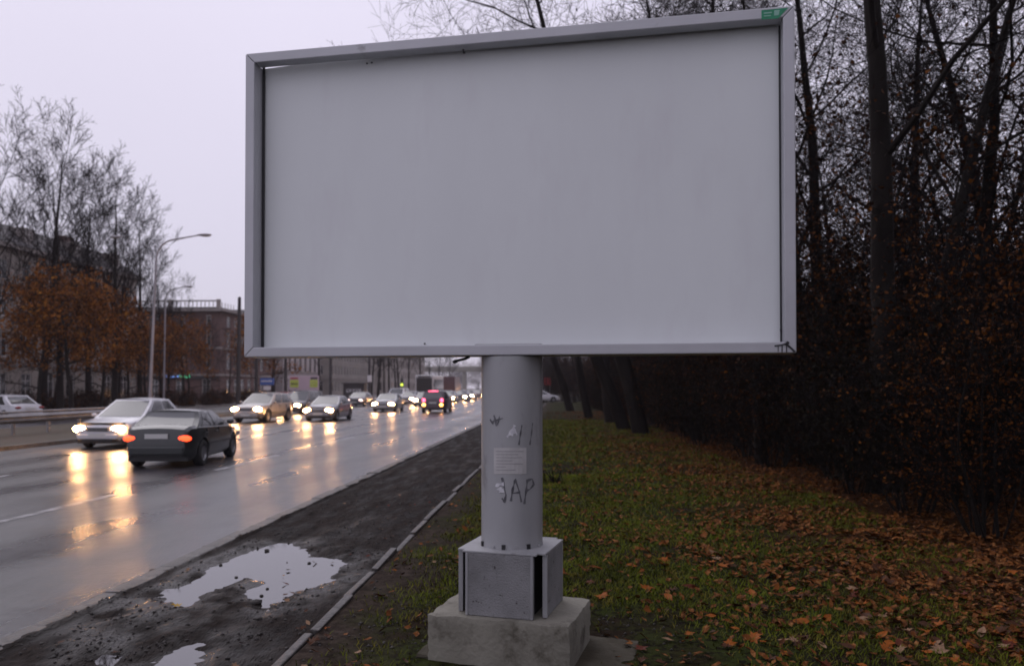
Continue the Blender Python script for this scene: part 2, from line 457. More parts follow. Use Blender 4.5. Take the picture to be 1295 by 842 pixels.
# smooth value noise on numpy arrays (for real relief)
def vnoise(x, y, seed=0):
    xi = np.floor(x).astype(np.int64); yi = np.floor(y).astype(np.int64)
    fx = x - xi; fy = y - yi
    fx = fx * fx * (3 - 2 * fx); fy = fy * fy * (3 - 2 * fy)
    def h(a, b):
        n = (a * 374761393 + b * 668265263 + seed * 982451653) & 0x7fffffff
        n = ((n ^ (n >> 13)) * 1274126177) & 0x7fffffff
        return ((n ^ (n >> 16)) & 0xffff) / 65535.0
    return (h(xi, yi) * (1 - fx) + h(xi + 1, yi) * fx) * (1 - fy) + (h(xi, yi + 1) * (1 - fx) + h(xi + 1, yi + 1) * fx) * fy
def fbm(x, y, seed=0, o=4):
    r, a, t = 0, 0.5, 0
    for k in range(o):
        r = r + a * vnoise(x * 2 ** k, y * 2 ** k, seed + k); t += a; a *= 0.5
    return r / t - 0.5
def gridmesh(name, xs, ys, hfun):
    X, Y = np.meshgrid(xs, ys)
    Z = hfun(X, Y)
    V = np.stack([X.ravel(), Y.ravel(), Z.ravel()], 1)
    nx, ny = len(xs), len(ys)
    i = (np.arange(ny - 1)[:, None] * nx + np.arange(nx - 1)[None]).ravel()
    return npmesh(name, V, np.stack([i, i + 1, i + nx + 1, i + nx], 1), True)
# ================================================================== THE SETTING: ground, road, kerbs, mud, lawn
rng = random.Random(7)
nr_ = np.random.default_rng(11)
EDGE = -4.10          # road edge
MUD0, MUD1 = -4.95, -1.93
o = MB().add([(-900, -60, -0.16), (900, -60, -0.16), (900, 900, -0.16), (-900, 900, -0.16)], [(0, 1, 2, 3)]).build('ground', M['ground'])
tag(o, kind='structure')

# the carriageway widens on its far side beyond the guardrail
FARK = [(-16.6, -20.0), (-16.6, 30.0), (-17.6, 34.0), (-20.2, 40.0), (-21.6, 44.0), (-21.6, 600.0)]
road_pts = [(EDGE - 0.1, -20), (EDGE - 0.1, 600)] + FARK[::-1]
road = MB().slab(road_pts, -0.14, 0.0).build('road', M['asphalt'])
tag(road, kind='structure')
lmk = {}
def dash(x, y0, y1, wd=0.15):
    MB().add([(x - wd / 2, y0, 0.004), (x + wd / 2, y0, 0.004), (x + wd / 2, y1, 0.004), (x - wd / 2, y1, 0.004)], [(0, 1, 2, 3)]).build('lane_marking', M['paint_line'], road)
for x, ph in ((-7.9, 1.5), (-11.9, 4.4)):
    y = ph
    while y < 120:
        dash(x, y, y + 4.0); y += 8.0 if y < 60 else 10.0
dash(-16.1, 44, 150, 0.15)

# kerb of flush concrete stones along the near edge of the road
kerb = MB().box(EDGE - 0.10, EDGE + 0.10, 24.0, 260, -0.14, 0.05).build('kerb', M['kerb'])
tag(kerb, kind='structure')
km = [MB().box(-0.10, 0.10, -0.496, 0.496, -0.16, 0.040).mesh('kerbstone', M['kerb_muddy'], bevel=0.012),
      MB().box(-0.10, 0.095, -0.495, 0.497, -0.16, 0.036).mesh('kerbstone', M['kerb_muddy'], bevel=0.02)]
for k in range(29):
    y = -4.5 + k
    link('kerbstone', km[k % 2], None, kerb, (EDGE + rng.uniform(-.012, .012), y, rng.uniform(-.012, .008)), (rng.uniform(-.008, .008), rng.uniform(-.02, .02), rng.uniform(-.008, .008)))
# narrow edging between mud and lawn
edging = MB().box(MUD1 - 0.035, MUD1 + 0.035, 20.0, 90, -0.14, 0.045).build('edging_kerb', M['kerb_muddy'])
tag(edging, kind='structure')
em = [MB().box(-0.036, 0.036, -0.49, 0.49, -0.2, 0.05).mesh('edging_stone', M['kerb_muddy'], bevel=0.008),
      MB().box(-0.034, 0.036, -0.485, 0.48, -0.2, 0.042).mesh('edging_stone', M['kerb_muddy'], bevel=0.012)]
for k in range(22):
    y = -1.5 + k
    dz, rx = rng.uniform(-.02, .006), rng.uniform(-.02, .02)
    link('edging_stone', em[k % 2], None, edging, (MUD1 + rng.uniform(-.02, .02), y, dz), (rx, rng.uniform(-.08, .08), rng.uniform(-.022, .022)))

# ---- mud strip with real ruts and hollows; the puddles stand where it dips below the water level
def zoompts(l):
    return [gp(100 + x / 3.408, 620 + y / 3.408) for x, y in l]
P1 = zoompts([(1140, 300), (1060, 290), (990, 290), (950, 260), (920, 238), (850, 240), (780, 262), (700, 280), (640, 305), (560, 345), (530, 380), (490, 400), (390, 430), (345, 462), (395, 505), (470, 500), (540, 450), (580, 425), (650, 400), (740, 380), (800, 400), (735, 435), (740, 475), (800, 505), (870, 475), (960, 440), (1060, 405), (1130, 350)])
PT = zoompts([(390, 430), (300, 490), (190, 560), (170, 600), (250, 628), (330, 580), (400, 520), (470, 500)])
P2 = zoompts([(350, 757), (370, 715), (430, 680), (480, 672), (530, 710), (530, 745), (500, 800), (380, 800)])
P3 = zoompts([(50, 745), (110, 712), (165, 722), (130, 760)])
def sdf(X, Y, poly):
    d = np.full(X.shape, 1e9); ins = np.zeros(X.shape, bool)
    n = len(poly)
    for i in range(n):
        ax, ay = poly[i].x, poly[i].y; bx, by = poly[(i + 1) % n].x, poly[(i + 1) % n].y
        ex, ey = bx - ax, by - ay
        t = np.clip(((X - ax) * ex + (Y - ay) * ey) / (ex * ex + ey * ey + 1e-9), 0, 1)
        d = np.minimum(d, np.hypot(X - ax - t * ex, Y - ay - t * ey))
        c = (ay > Y) != (by > Y)
        xi = ax + (Y - ay) / (ey if abs(ey) > 1e-9 else 1e-9) * ex
        ins ^= c & (X < xi)
    return np.where(ins, -d, d)
WATER = 0.004
def mud_h(X, Y):
    n = fbm(X * 4.0, Y * 0.9, 3, 4) * 0.07 + fbm(X * 12, Y * 10, 8, 3) * 0.045 * np.clip(1.3 - Y / 14, 0.1, 1)
    near = Y < 14
    d = np.full(X.shape, 9.0)
    d[near] = np.minimum(np.minimum(sdf(X[near], Y[near], P1), sdf(X[near], Y[near], P2)), sdf(X[near], Y[near], P3))
    d = d + fbm(X * 7, Y * 5, 61, 4) * 0.18 + fbm(X * 22, Y * 16, 67, 2) * 0.05
    s = np.clip(d / 0.16, -1, 1)
    base = 0.004 + 0.022 * s + n * np.where(s < 0.99, 0.22 + 0.78 * np.clip(s, 0, 1), 1)
    rut = -0.018 * np.exp(-((X + 3.45 + 0.08 * np.sin(Y * 0.5)) / 0.16) ** 2) * (Y > 7.5)
    edge = np.clip(np.minimum(X + 3.95, MUD1 - X) / 0.12, 0, 1)
    out = (base + rut * 0.6) * edge + (1 - edge) * 0.018
    # smeared ragged over the kerb and out on to the asphalt
    sp = np.clip((X + 4.0) / -0.7, 0, 1)
    spill = 0.046 - 0.105 * sp ** 0.7 + fbm(X * 5, Y * 2.3, 71, 4) * 0.05 + fbm(X * 16, Y * 12, 73, 2) * 0.016
    out = np.where(X < -3.97, spill, out)
    return np.where((d > 0.16) & (X > -3.97), np.maximum(out, WATER + 0.004), out)
ys = np.concatenate([np.arange(-2.0, 3.2, 0.2), np.arange(3.2, 9.0, 0.02), np.arange(9.0, 18.0, 0.05), np.arange(18, 90.1, 0.6)])
xs = np.concatenate([np.arange(MUD0, MUD1, 0.022), [MUD1 - 0.001]])
mud = link('mud_strip', gridmesh('mud_strip', xs, ys, mud_h), M['mud'])
XX, YY = np.meshgrid(xs, ys)
nearw = YY < 14
dw = np.full(XX.shape, 9.0)
dw[nearw] = np.minimum(np.minimum(sdf(XX[nearw], YY[nearw], P1), sdf(XX[nearw], YY[nearw], P2)), sdf(XX[nearw], YY[nearw], P3))
dw[nearw] = np.minimum(dw[nearw], sdf(XX[nearw], YY[nearw], PT) - .1)
wet = np.clip(1.1 - dw / 0.55, 0, 1) * np.clip(.5 + 2.2 * fbm(XX * 4, YY * 3, 83, 3), 0, 1)
wet = np.maximum(wet, np.clip(3.0 * (fbm(XX * 3.0, YY * .9, 85, 4) - .06), 0, 1) * np.clip(.6 - YY / 24, .08, .5))
wa = mud.data.attributes.new('wet', 'FLOAT', 'POINT'); wa.data.foreach_set('value', wet.ravel().astype(np.float32))
tag(mud, kind='structure')
def puddle(poly, grow, lab):
    c = sum(poly, Vector()) / len(poly)
    xs_ = [p.x for p in poly]; ys_ = [p.y for p in poly]
    x0, x1 = max(min(xs_) - grow, -3.9), min(max(xs_) + grow, MUD1 - 0.14)
    me = MB().add([(x0, min(ys_) - grow, WATER), (x1, min(ys_) - grow, WATER), (x1, max(ys_) + grow, WATER), (x0, max(ys_) + grow, WATER)], [(0, 1, 2, 3)])
    p = me.build('puddle_water', M['water'])
    return tag(p, lab, 'puddle', kind='structure')
puddle(P1, 0.12, 'long pale puddle with ragged edge in the dark mud beside the road')
puddle(P2, 0.10, 'small round puddle in the mud short of the long puddle')
puddle(P3, 0.10, 'tiny puddle in the mud close to the road kerb')

# ---- lawn
def lawn_h(X, Y):
    h = 0.03 + fbm(X * 0.7, Y * 0.7, 21, 4) * 0.09 + fbm(X * 5, Y * 5, 25, 3) * 0.03
    k = np.clip((X - MUD1) / 0.8, 0, 1)
    return h * (0.35 + 0.65 * k) + 0.05 * np.clip((X - 4) / 6, 0, 3)
ys = np.concatenate([np.arange(-6, 2.5, 0.5), np.arange(2.5, 14, 0.06), np.arange(14, 30, 0.2), np.arange(30, 96, 1.0)])
xs = np.concatenate([np.arange(MUD1 + 0.04, 5.0, 0.06), np.arange(5.0, 14, 0.3), np.arange(14, 60, 2.0)])
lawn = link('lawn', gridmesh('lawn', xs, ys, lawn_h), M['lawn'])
tag(lawn, kind='structure')
def lawn_z(x, y):
    return float(lawn_h(np.array([x]), np.array([y]))[0])
# colour of the lawn: soil near the kerb and about the billboard, moss green in the open, leaf litter under the trees
t = M['lawn'].node_tree
b_ = t.nodes['Principled BSDF']
src = b_.inputs['Base Color'].links[0].from_socket
g_ = t.nodes.new('ShaderNodeTexCoord'); sx = t.nodes.new('ShaderNodeSeparateXYZ'); t.links.new(g_.outputs['Object'], sx.inputs[0])
nz = t.nodes.new('ShaderNodeTexNoise'); nz.inputs['Scale'].default_value = 0.9; nz.inputs['Detail'].default_value = 7
t.links.new(g_.outputs['Object'], nz.inputs['Vector'])
def mr_(i, a, b, c=0.0, d=1.0):
    n = t.nodes.new('ShaderNodeMapRange'); n.inputs['From Min'].default_value = a; n.inputs['From Max'].default_value = b
    n.inputs['To Min'].default_value = c; n.inputs['To Max'].default_value = d
    t.links.new(i, n.inputs['Value']); return n.outputs[0]
ad = t.nodes.new('ShaderNodeMath'); ad.operation = 'MULTIPLY_ADD'
t.links.new(nz.outputs['Fac'], ad.inputs[0]); ad.inputs[1].default_value = 2.4; t.links.new(sx.outputs['X'], ad.inputs[2])
def mx_(a, colr, f):
    m_ = t.nodes.new('ShaderNodeMixRGB'); t.links.new(a, m_.inputs['Color1']); m_.inputs['Color2'].default_value = (*colr, 1); t.links.new(f, m_.inputs['Fac']); return m_.outputs[0]
nf = t.nodes.new('ShaderNodeTexNoise'); nf.inputs['Scale'].default_value = 9; nf.inputs['Detail'].default_value = 8; nf.inputs['Roughness'].default_value = .75
t.links.new(g_.outputs['Object'], nf.inputs['Vector'])
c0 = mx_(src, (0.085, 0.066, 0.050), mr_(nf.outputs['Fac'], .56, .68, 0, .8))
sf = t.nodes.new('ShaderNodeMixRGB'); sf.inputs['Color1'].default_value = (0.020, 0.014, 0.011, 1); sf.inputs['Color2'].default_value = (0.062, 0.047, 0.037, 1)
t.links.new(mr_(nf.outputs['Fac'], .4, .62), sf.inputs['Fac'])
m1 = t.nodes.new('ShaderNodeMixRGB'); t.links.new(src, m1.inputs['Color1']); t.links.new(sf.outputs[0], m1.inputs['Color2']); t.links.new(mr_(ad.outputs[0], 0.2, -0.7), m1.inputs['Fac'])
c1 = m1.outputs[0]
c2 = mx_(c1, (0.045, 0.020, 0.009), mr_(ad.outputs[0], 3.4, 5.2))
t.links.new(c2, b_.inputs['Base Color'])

# ---- far side: median, side street, pavement
med = MB().slab([(x - 0.2, y) for x, y in FARK] + [(-24.0, 600), (-24.0, -20)], -0.14, 0.11).build('median', M['median'])
tag(med, kind='structure')
mk = MB()
for (xa, ya), (xb, yb) in zip(FARK[:-1], FARK[1:]):
    mk.slab([(xa, ya), (xb, yb), (xb - 0.2, yb), (xa - 0.2, ya)], -0.13, 0.125)
o = mk.build('median_kerb', M['kerb']); tag(o, kind='structure')
o = MB().slab([(-24.02, -20), (-24.02, 600), (-33.0, 600), (-33.0, -20)], -0.14, -0.01).build('side_street', M['asphalt']); tag(o, kind='structure')
o = MB().slab([(-33.02, -20), (-33.02, 600), (-43.9, 600), (-43.9, -20)], -0.14, 0.12).build('pavement', M['paving']); tag(o, kind='structure')
o = MB().slab([(-10, 97), (9, 97), (9, 104), (-3.9, 104), (-3.9, 97.1)][::1], -0.15, -0.02).build('cross_street', M['asphalt']) if False else None
# ================================================================== THE BILLBOARD
BA = YAW - R(11.1)            # direction of the board's face
KA = YAW - R(16.5)            # direction of the footing
bc = at(CX, 5.65)
bc = FW * 5.65
bb = thing('billboard', 'large blank grey-white billboard in a metal frame on one thick steel post', 'billboard', (bc.x, bc.y, 0), BA)
# exact corner heights and widths of the board in its own frame
BX0, BX1, BZ0, BZ1 = -1.975, 1.905, 2.118, 4.368
YF = -0.205                   # front of the frame
fr = 0.072
def mitred(name, pts_out, pts_in, y1):
    # pts: two outer, two inner corners (x,z) -> prism with mitred ends and a slightly rounded edge
    m_ = MB().prism([pts_out[0], pts_out[1], pts_in[1], pts_in[0]], YF, y1)
    return m_.build(name, M['frame'], bb, bevel=0.006)
g = 0.0012
o_ = [(BX0, BZ0), (BX1, BZ0), (BX1, BZ1), (BX0, BZ1)]
i_ = [(BX0 + fr, BZ0 + fr), (BX1 - fr, BZ0 + fr), (BX1 - fr, BZ1 - fr), (BX0 + fr, BZ1 - fr)]
def sh(p, dx, dz): return (p[0] + dx, p[1] + dz)
mitred('frame_rail', [sh(o_[0], g, 0), sh(o_[1], -g, 0)], [sh(i_[0], g, 0), sh(i_[1], -g, 0)], 0.10)
mitred('frame_rail', [sh(o_[3], g, 0), sh(o_[2], -g, 0)], [sh(i_[3], g, 0), sh(i_[2], -g, 0)], YF + 0.105)
mitred('frame_rail', [sh(o_[0], 0, g), sh(o_[3], 0, -g)], [sh(i_[0], 0, g), sh(i_[3], 0, -g)], 0.10)
mitred('frame_rail', [sh(o_[1], 0, g), sh(o_[2], 0, -g)], [sh(i_[1], 0, g), sh(i_[2], 0, -g)], 0.10)
# panel: set back, its top edge sags away from the rail at the left
nx, nz_ = 30, 14
pv, pf = [], []
for j in range(nz_ + 1):
    for i in range(nx + 1):
        u, v = i / nx, j / nz_
        x = BX0 + 0.02 + (BX1 - BX0 - 0.04) * u
        zt = 4.300 + 0.101 * min(1, u / 0.42) ** 1.2
        z = BZ0 + 0.02 + (zt - BZ0 - 0.02) * v
        y = YF + 0.135 + 0.006 * math.sin(u * 9 + v * 2) * math.sin(v * 3.1)
        pv.append((x, y, z))
for j in range(nz_):
    for i in range(nx):
        a = j * (nx + 1) + i
        pf.append((a, a + 1, a + nx + 2, a + nx + 1))
nv = len(pv)
pv2 = pv + [(x, y + 0.012, z) for x, y, z in pv]
pf2 = pf + [tuple(nv + k for k in f[::-1]) for f in pf]
for i in range(nx):
    for j in (0, nz_):
        a = j * (nx + 1) + i
        pf2.append((a, a + 1, nv + a + 1, nv + a))
MB().add(pv2, pf2).build('panel', M['panel'], bb, smooth=40)
# dark strips where the panel meets the rails
for (x0, x1, z0, z1) in ((BX0 + fr + .001, BX0 + fr + .020, BZ0 + fr, BZ1 - fr + .02), (BX1 - fr - .012, BX1 - fr - .001, BZ0 + fr, BZ1 - fr)):
    MB().box(x0, x1, YF + .118, YF + .126, z0, z1).build('dark_edge_strip', M['edge_strip'], bb)
MB().prism([(BX0 + .9, BZ1 - fr + .058), (BX1 - fr - .013, BZ1 - fr + .012), (BX1 - fr - .013, BZ1 - fr + .075), (BX0 + .9, BZ1 - fr + .065)], YF + .118, YF + .126).build('dark_edge_strip', M['edge_strip'], bb)  # tapered dark strip put in for the soft shadow under the top rail
# backing beams and the spine that ties the board to the post
for z in (2.35, 3.2, 3.95):
    MB().box(BX0 + 0.08, BX1 - 0.08, -0.05, 0.06, z, z + 0.10).build('backing_beam', M['steel'], bb)
MB().box(-0.16, 0.16, 0.065, 0.32, 2.2, 4.15).build('spine_beam', M['steel'], bb, bevel=0.01)
MB().box(-0.24, 0.24, -0.16, 0.24, 2.125, 2.20).build('head_plate', M['steel'], bb, bevel=0.01)
# post
PR = 0.218
PED_TOP = 0.785
MB().lathe([(0, 2.112), (PR, 2.112), (PR, PED_TOP + 0.03), (PR + 0.002, PED_TOP - 0.01), (0, PED_TOP - 0.01)], 'z', 64).build('post', M['steel'], bb, smooth=40)
def onpost(px, py, off=0.002):
    """a photographed spot on the post, as angle and height in the billboard's frame"""
    d = ray(px, py); o0 = Vector((0, 0, EYE))
    a = d.x ** 2 + d.y ** 2
    ox, oy = -bc.x, -bc.y
    b = 2 * (ox * d.x + oy * d.y); c = ox ** 2 + oy ** 2 - PR ** 2
    tt = (-b - math.sqrt(max(b * b - 4 * a * c, 0))) / (2 * a)
    p = o0 + d * tt
    return math.atan2(p.y - bc.y, p.x - bc.x) - BA, p.z
def wrap(poly, off):
    """polyline strip of (angle, z) pairs -> point on the post"""
    return [((PR + off) * math.cos(a), (PR + off) * math.sin(a), z) for a, z in poly]
def stroke(mb, pts, wd, off=0.0025):
    q = [onpost(x, y) for x, y in pts]
    fine = []
    for (a0, z0), (a1, z1) in zip(q[:-1], q[1:]):
        for k in range(6): fine.append((a0 + (a1 - a0) * k / 6, z0 + (z1 - z0) * k / 6))
    fine.append(q[-1])
    L_, R_ = [], []
    for k in range(len(fine)):
        a0, z0 = fine[max(k - 1, 0)]; a1, z1 = fine[min(k + 1, len(fine) - 1)]
        dx, dz = (a1 - a0) * PR, z1 - z0
        n = math.hypot(dx, dz) or 1
        wk = wd * (0.75 + 0.35 * math.sin(k * 0.7 + z0 * 30))
        nx_, nz2 = -dz / n * wk / 2, dx / n * wk / 2
        a, z = fine[k]
        L_.append((a + nx_ / PR, z + nz2)); R_.append((a - nx_ / PR, z - nz2))
    vs = wrap(L_, off) + wrap(R_, off)
    m = len(fine)
    mb.add(vs, [(k, k + 1, m + k + 1, m + k) for k in range(m - 1)])
def zz(pts): return [(600 + x / 4.01, 490 + y / 4.01) for x, y in pts]
g1 = MB()
for st in ([(140, 455), (150, 500), (160, 545), (152, 580), (140, 560)], [(185, 575), (195, 510), (207, 465), (225, 520), (238, 580)], [(190, 535), (232, 530)],
           [(252, 590), (262, 520), (268, 465)], [(266, 470), (292, 462), (300, 490), (280, 515), (262, 522)]):
    g1 = MB(); stroke(g1, zz(st), 0.017); g1.build('graffiti_stroke', M['graffiti'], bb)
g2 = MB()
for st in ([(80, 160), (95, 185), (105, 150), (118, 190), (128, 145)], [(100, 140), (112, 195)], [(85, 175), (145, 155)], [(225, 290), (232, 240), (240, 190)], [(280, 290), (288, 235), (294, 180)]):
    g2 = MB(); stroke(g2, zz(st), 0.012); g2.build('graffiti_stroke', M['graffiti'], bb)
g3 = MB()
for st in ([(165, 250), (185, 225), (205, 190)], [(175, 240), (212, 222)], [(190, 245), (200, 205), (216, 240)]):
    stroke(g3, zz(st), 0.022, 0.0035)
g3.build('white_smear', M['smear'], bb)
g3 = MB()
for st in ([(108, 500), (125, 490), (150, 488)], [(115, 515), (140, 512)], [(125, 530), (150, 520)]):
    stroke(g3, zz(st), 0.026, 0.0045)
g3.build('white_smear', M['smear'], bb)
def postpatch(x0, y0, x1, y1, off, name, m, parent=bb, n=8):
    vs = []
    for py in (y0, y1):
        for k in range(n + 1):
            a, z = onpost(x0 + (x1 - x0) * k / n, py)
            vs.append(((PR + off) * math.cos(a), (PR + off) * math.sin(a), z))
    return MB().add(vs, [(k, k + 1, n + 2 + k, n + 1 + k) for k in range(n)]).build(name, m, parent)
st_ = postpatch(624.8, 566, 665.5, 599.2, 0.0025, 'paper_notice', M['sticker_white'])
for k in range(7):
    y = 570 + k * 3.9
    postpatch(627.5, y, (662, 655, 660, 648, 661, 640, 652)[k], y + 1.1, 0.0036, 'printed_line', M['print_grey'], st_)
# brackets and nuts at the foot of the post
for px in (611, 624, 637, 652, 668, 681):
    a, z = onpost(px, 690)
    MB().box(-0.012, 0.012, -0.008, 0.03, 0, 0.035 if px in (611, 637, 668) else 0.02).build('foot_bracket', M['black' if px in (611, 637, 668) else 'steel'], bb, (math.cos(a) * (PR + 0.004), math.sin(a) * (PR + 0.004), PED_TOP - 0.002), (0, 0, a + math.pi / 2))

# footing: plinth of four plates with open corners, on a concrete block, on a slab
ft = bpy.data.objects.new('footing', None); COL.objects.link(ft); ft.parent = bb
ft.rotation_euler = (0, 0, KA - BA)
BT = 0.345
h, nt_ = 0.312, 0.082
core = MB()
core.box(-h + 0.10, h - 0.10, -h + 0.10, h - 0.10, BT, PED_TOP - 0.03)
core.build('plinth_core', M['dark_gap'], ft)
for k in range(4):
    a = k * math.pi / 2
    m_ = MB().box(-h + nt_, h - nt_, -h, -h + 0.018, BT + 0.002, PED_TOP - 0.0145)
    o = m_.build('plinth_plate', M['concrete_plinth'], ft, rot=(0, 0, a), bevel=0.006)
    for sgn in (-1, 1):
        x = sgn * (h - nt_)
        f_ = MB().box(x - 0.009, x + 0.009, -h - 0.005, -h + 0.028, BT + 0.004, PED_TOP - 0.016)
        f_.build('plinth_flange', M['steel'], o, bevel=0.003)
pts = []
for k in range(4):
    a = k * math.pi / 2
    for x, y in ((-h + nt_ - 0.02, -h - 0.012), (h - nt_ + 0.02, -h - 0.012), (h - nt_ + 0.02, -h + nt_ - 0.02 + 0.03), ):
        pass
cap = MB()
cc = h + 0.001; q = nt_ - 0.03
ring = []
for k in range(4):
    ca, sa = math.cos(k * math.pi / 2), math.sin(k * math.pi / 2)
    for x, y in ((-cc + q, -cc), (cc - q, -cc), (cc - q * 1.0, -cc + q)):
        ring.append((x * ca - y * sa, x * sa + y * ca))
cap.slab(ring, PED_TOP - 0.014, PED_TOP)
cap.build('cap_plate', M['steel'], ft, bevel=0.003)
def rough_block(x0, x1, y0, y1, z0, z1, seed, amp=0.008, n=14, taper=0.0):
    bm = bmesh.new()
    bmesh.ops.create_cube(bm, size=1)
    bmesh.ops.subdivide_edges(bm, edges=bm.edges[:], cuts=n, use_grid_fill=True)
    rr = random.Random(seed)
    for v in bm.verts:
        e = sum(1 for c_ in v.co if abs(c_) > 0.495)
        z = z0 + (v.co.z + 0.5) * (z1 - z0)
        tp = 1 + taper * (0.5 - v.co.z)
        x = (x0 + x1) / 2 + v.co.x * (x1 - x0) * tp; y = (y0 + y1) / 2 + v.co.y * (y1 - y0) * tp
        k = amp * (1.7 if e >= 2 else 0.5)
        v.co = (x - math.copysign(abs(rr.gauss(0, k)) if e >= 2 else rr.uniform(-k, k) * 0.4, v.co.x), y - math.copysign(abs(rr.gauss(0, k)) if e >= 2 else rr.uniform(-k, k) * .4, v.co.y), z - (abs(rr.gauss(0, k)) if e >= 2 else rr.uniform(-k, k) * .3))
    me = bpy.data.meshes.new('block'); bm.to_mesh(me); bm.free()
    me.polygons.foreach_set('use_smooth', [True] * len(me.polygons)); me.set_sharp_from_angle(angle=R(38))
    return me
link('footing_block', rough_block(-0.50, 0.50, -0.36, 0.36, -0.12, BT, 4, 0.0035), M['concrete'], ft)
link('foundation_slab', rough_block(-0.62, 0.86, -0.30, 0.42, -0.16, 0.052, 9, 0.006), M['slab'], ft, rot=(R(1), R(0.6), R(2)))
MB().box(-0.02, 0.03, -0.31, -0.30, BT, BT + 0.02)

# small fittings
def onboard(px, py, y):
    d = ray(px, py)
    # plane of the board at local y
    n = Vector((-math.sin(BA), math.cos(BA), 0)); p0 = Vector((bc.x, bc.y, 0)) + n * y
    tt = (p0 - Vector((0, 0, EYE))).dot(n) / d.dot(n)
    p = Vector((0, 0, EYE)) + d * tt - Vector((bc.x, bc.y, 0))
    return p.x * math.cos(BA) + p.y * math.sin(BA), p.z
def flat(pts, y, th, name, m, parent=bb):
    return MB().prism([onboard(a, b, y) for a, b in pts], y - th, y).build(name, m, parent)
stk = flat([(963, 13.5), (997, 10.2), (984, 24.0), (963, 25.4)], YF - 0.0015, 0.002, 'green_sticker', M['sticker_green'])
flat([(979, 13.6), (986, 13.0), (985, 19.5), (979, 20.2)], YF - 0.004, 0.001, 'sticker_emblem', M['pale_green'], stk)
flat([(966, 16.4), (976, 15.4), (976, 17.0), (966, 18.0)], YF - 0.004, 0.001, 'sticker_lettering', M['pale_green'], stk)
flat([(966, 20.2), (975, 19.4), (975, 20.6), (966, 21.4)], YF - 0.004, 0.001, 'sticker_lettering', M['pale_green'], stk)
def bstroke(mb, pts, wd, y):
    q_ = [onboard(a, b, y) for a, b in pts]
    for (x0, z0), (x1, z1) in zip(q_[:-1], q_[1:]):
        n = math.hypot(x1 - x0, z1 - z0) or 1
        ax, az = -(z1 - z0) / n * wd / 2, (x1 - x0) / n * wd / 2
        mb.prism([(x0 + ax, z0 + az), (x1 + ax, z1 + az), (x1 - ax, z1 - az), (x0 - ax, z0 - az)], y - 0.004, y)
tb = MB()
for pts, wd in (([(979.5, 437.5), (988, 436.3), (995, 434.5)], .010), ([(994, 435), (1000, 440), (1005, 445)], .012), ([(984, 438), (984, 445)], .004), ([(989, 437), (989, 446)], .006), ([(994.5, 436), (994.8, 446)], .006), ([(997, 432), (994, 437)], .018)):
    bstroke(tb, pts, wd, YF - 0.0015)
tb.build('tar_drips', M['tar'], bb)
tb = MB()
for pts, wd in (([(990.2, 432), (989.8, 420)], .008), ([(989.6, 421), (986.8, 416.5)], .014), ([(990, 421), (990.5, 417)], .007)):
    bstroke(tb, pts, wd, YF + 0.118)
tb.build('tar_streak', M['tar'], bb)
x, z = onboard(586, 65, YF + 0.05)
MB().tube([(x, YF + 0.05, z + 0.012), (x, YF + 0.05, z - 0.012), (x + 0.012, YF + 0.045, z - 0.016)], 0.007, 8).build('hook', M['black'], bb)
x, z = onboard(585, 455, -0.03)
hk = MB(); hk.tube([(x + 0.05, -0.03, 2.118), (x + 0.02, -0.03, z + 0.008), (x - 0.03, -0.04, z - 0.004), (x - 0.055, -0.05, z - 0.012)], [0.012, 0.01, 0.009, 0.012], 8)
hk.blob((x - 0.05, -0.05, z - 0.014), (0.02, 0.014, 0.012), 8, 5)
hk.build('cable_bracket', M['black'], bb)
for px, py in ((537, 434.5), (470, 79.5), (464, 80.5)):
    x, z = onboard(px, py, YF + 0.125)
    MB().blob((x, YF + 0.126, z), (0.008, 0.006, 0.006), 7, 4).build('rivet', M['black'], bb)
# ================================================================== VEHICLES
STY = {
    'small_sedan': dict(L=4.0, W=1.68, H=1.40, top=[(-2.0, .66), (-1.95, .90), (-1.75, .98), (-1.35, 1.0), (0.8, .94), (1.05, .91), (1.66, .80), (1.90, .72), (2.0, .58)], gh=(-1.62, -.95, 0.1, 0.98), belt=.93, wh=(-1.18, 1.22)),  # L, W, H, top outline of the lower body, greenhouse (rear base, rear roof, front roof, front base), belt
    'sedan': dict(L=4.5, W=1.74, H=1.42, top=[(-2.25, .66), (-2.2, .90), (-2.0, .98), (-1.5, 1.0), (0.9, .94), (1.2, .91), (1.9, .80), (2.14, .72), (2.25, .58)], gh=(-1.85, -1.05, 0.15, 1.12), belt=.93, wh=(-1.33, 1.38)),
    'hatch': dict(L=4.1, W=1.72, H=1.45, top=[(-2.05, .62), (-2.02, .86), (-1.9, .95), (0.9, .92), (1.1, .90), (1.75, .78), (1.96, .70), (2.05, .56)], gh=(-1.98, -1.62, 0.1, 1.08), belt=.92, wh=(-1.25, 1.27)),
    'wagon': dict(L=4.6, W=1.76, H=1.50, top=[(-2.3, .62), (-2.27, .86), (-2.15, .95), (1.0, .93), (1.25, .91), (1.95, .80), (2.2, .72), (2.3, .57)], gh=(-2.22, -1.95, 0.2, 1.15), belt=.93, wh=(-1.38, 1.40)),
    'suv': dict(L=4.35, W=1.80, H=1.64, top=[(-2.17, .70), (-2.14, .95), (-2.0, 1.04), (0.9, 1.02), (1.15, 1.0), (1.85, .92), (2.08, .82), (2.17, .62)], gh=(-2.08, -1.78, 0.1, 1.0), belt=1.01, wh=(-1.28, 1.32)),
    'van': dict(L=4.8, W=1.88, H=1.86, top=[(-2.4, .70), (-2.38, .95), (-2.25, 1.06), (1.3, 1.06), (1.5, 1.02), (2.1, .92), (2.32, .80), (2.4, .60)], gh=(-2.34, -2.18, 0.75, 1.55), belt=1.05, wh=(-1.5, 1.5)),
}
PAINTS = {}
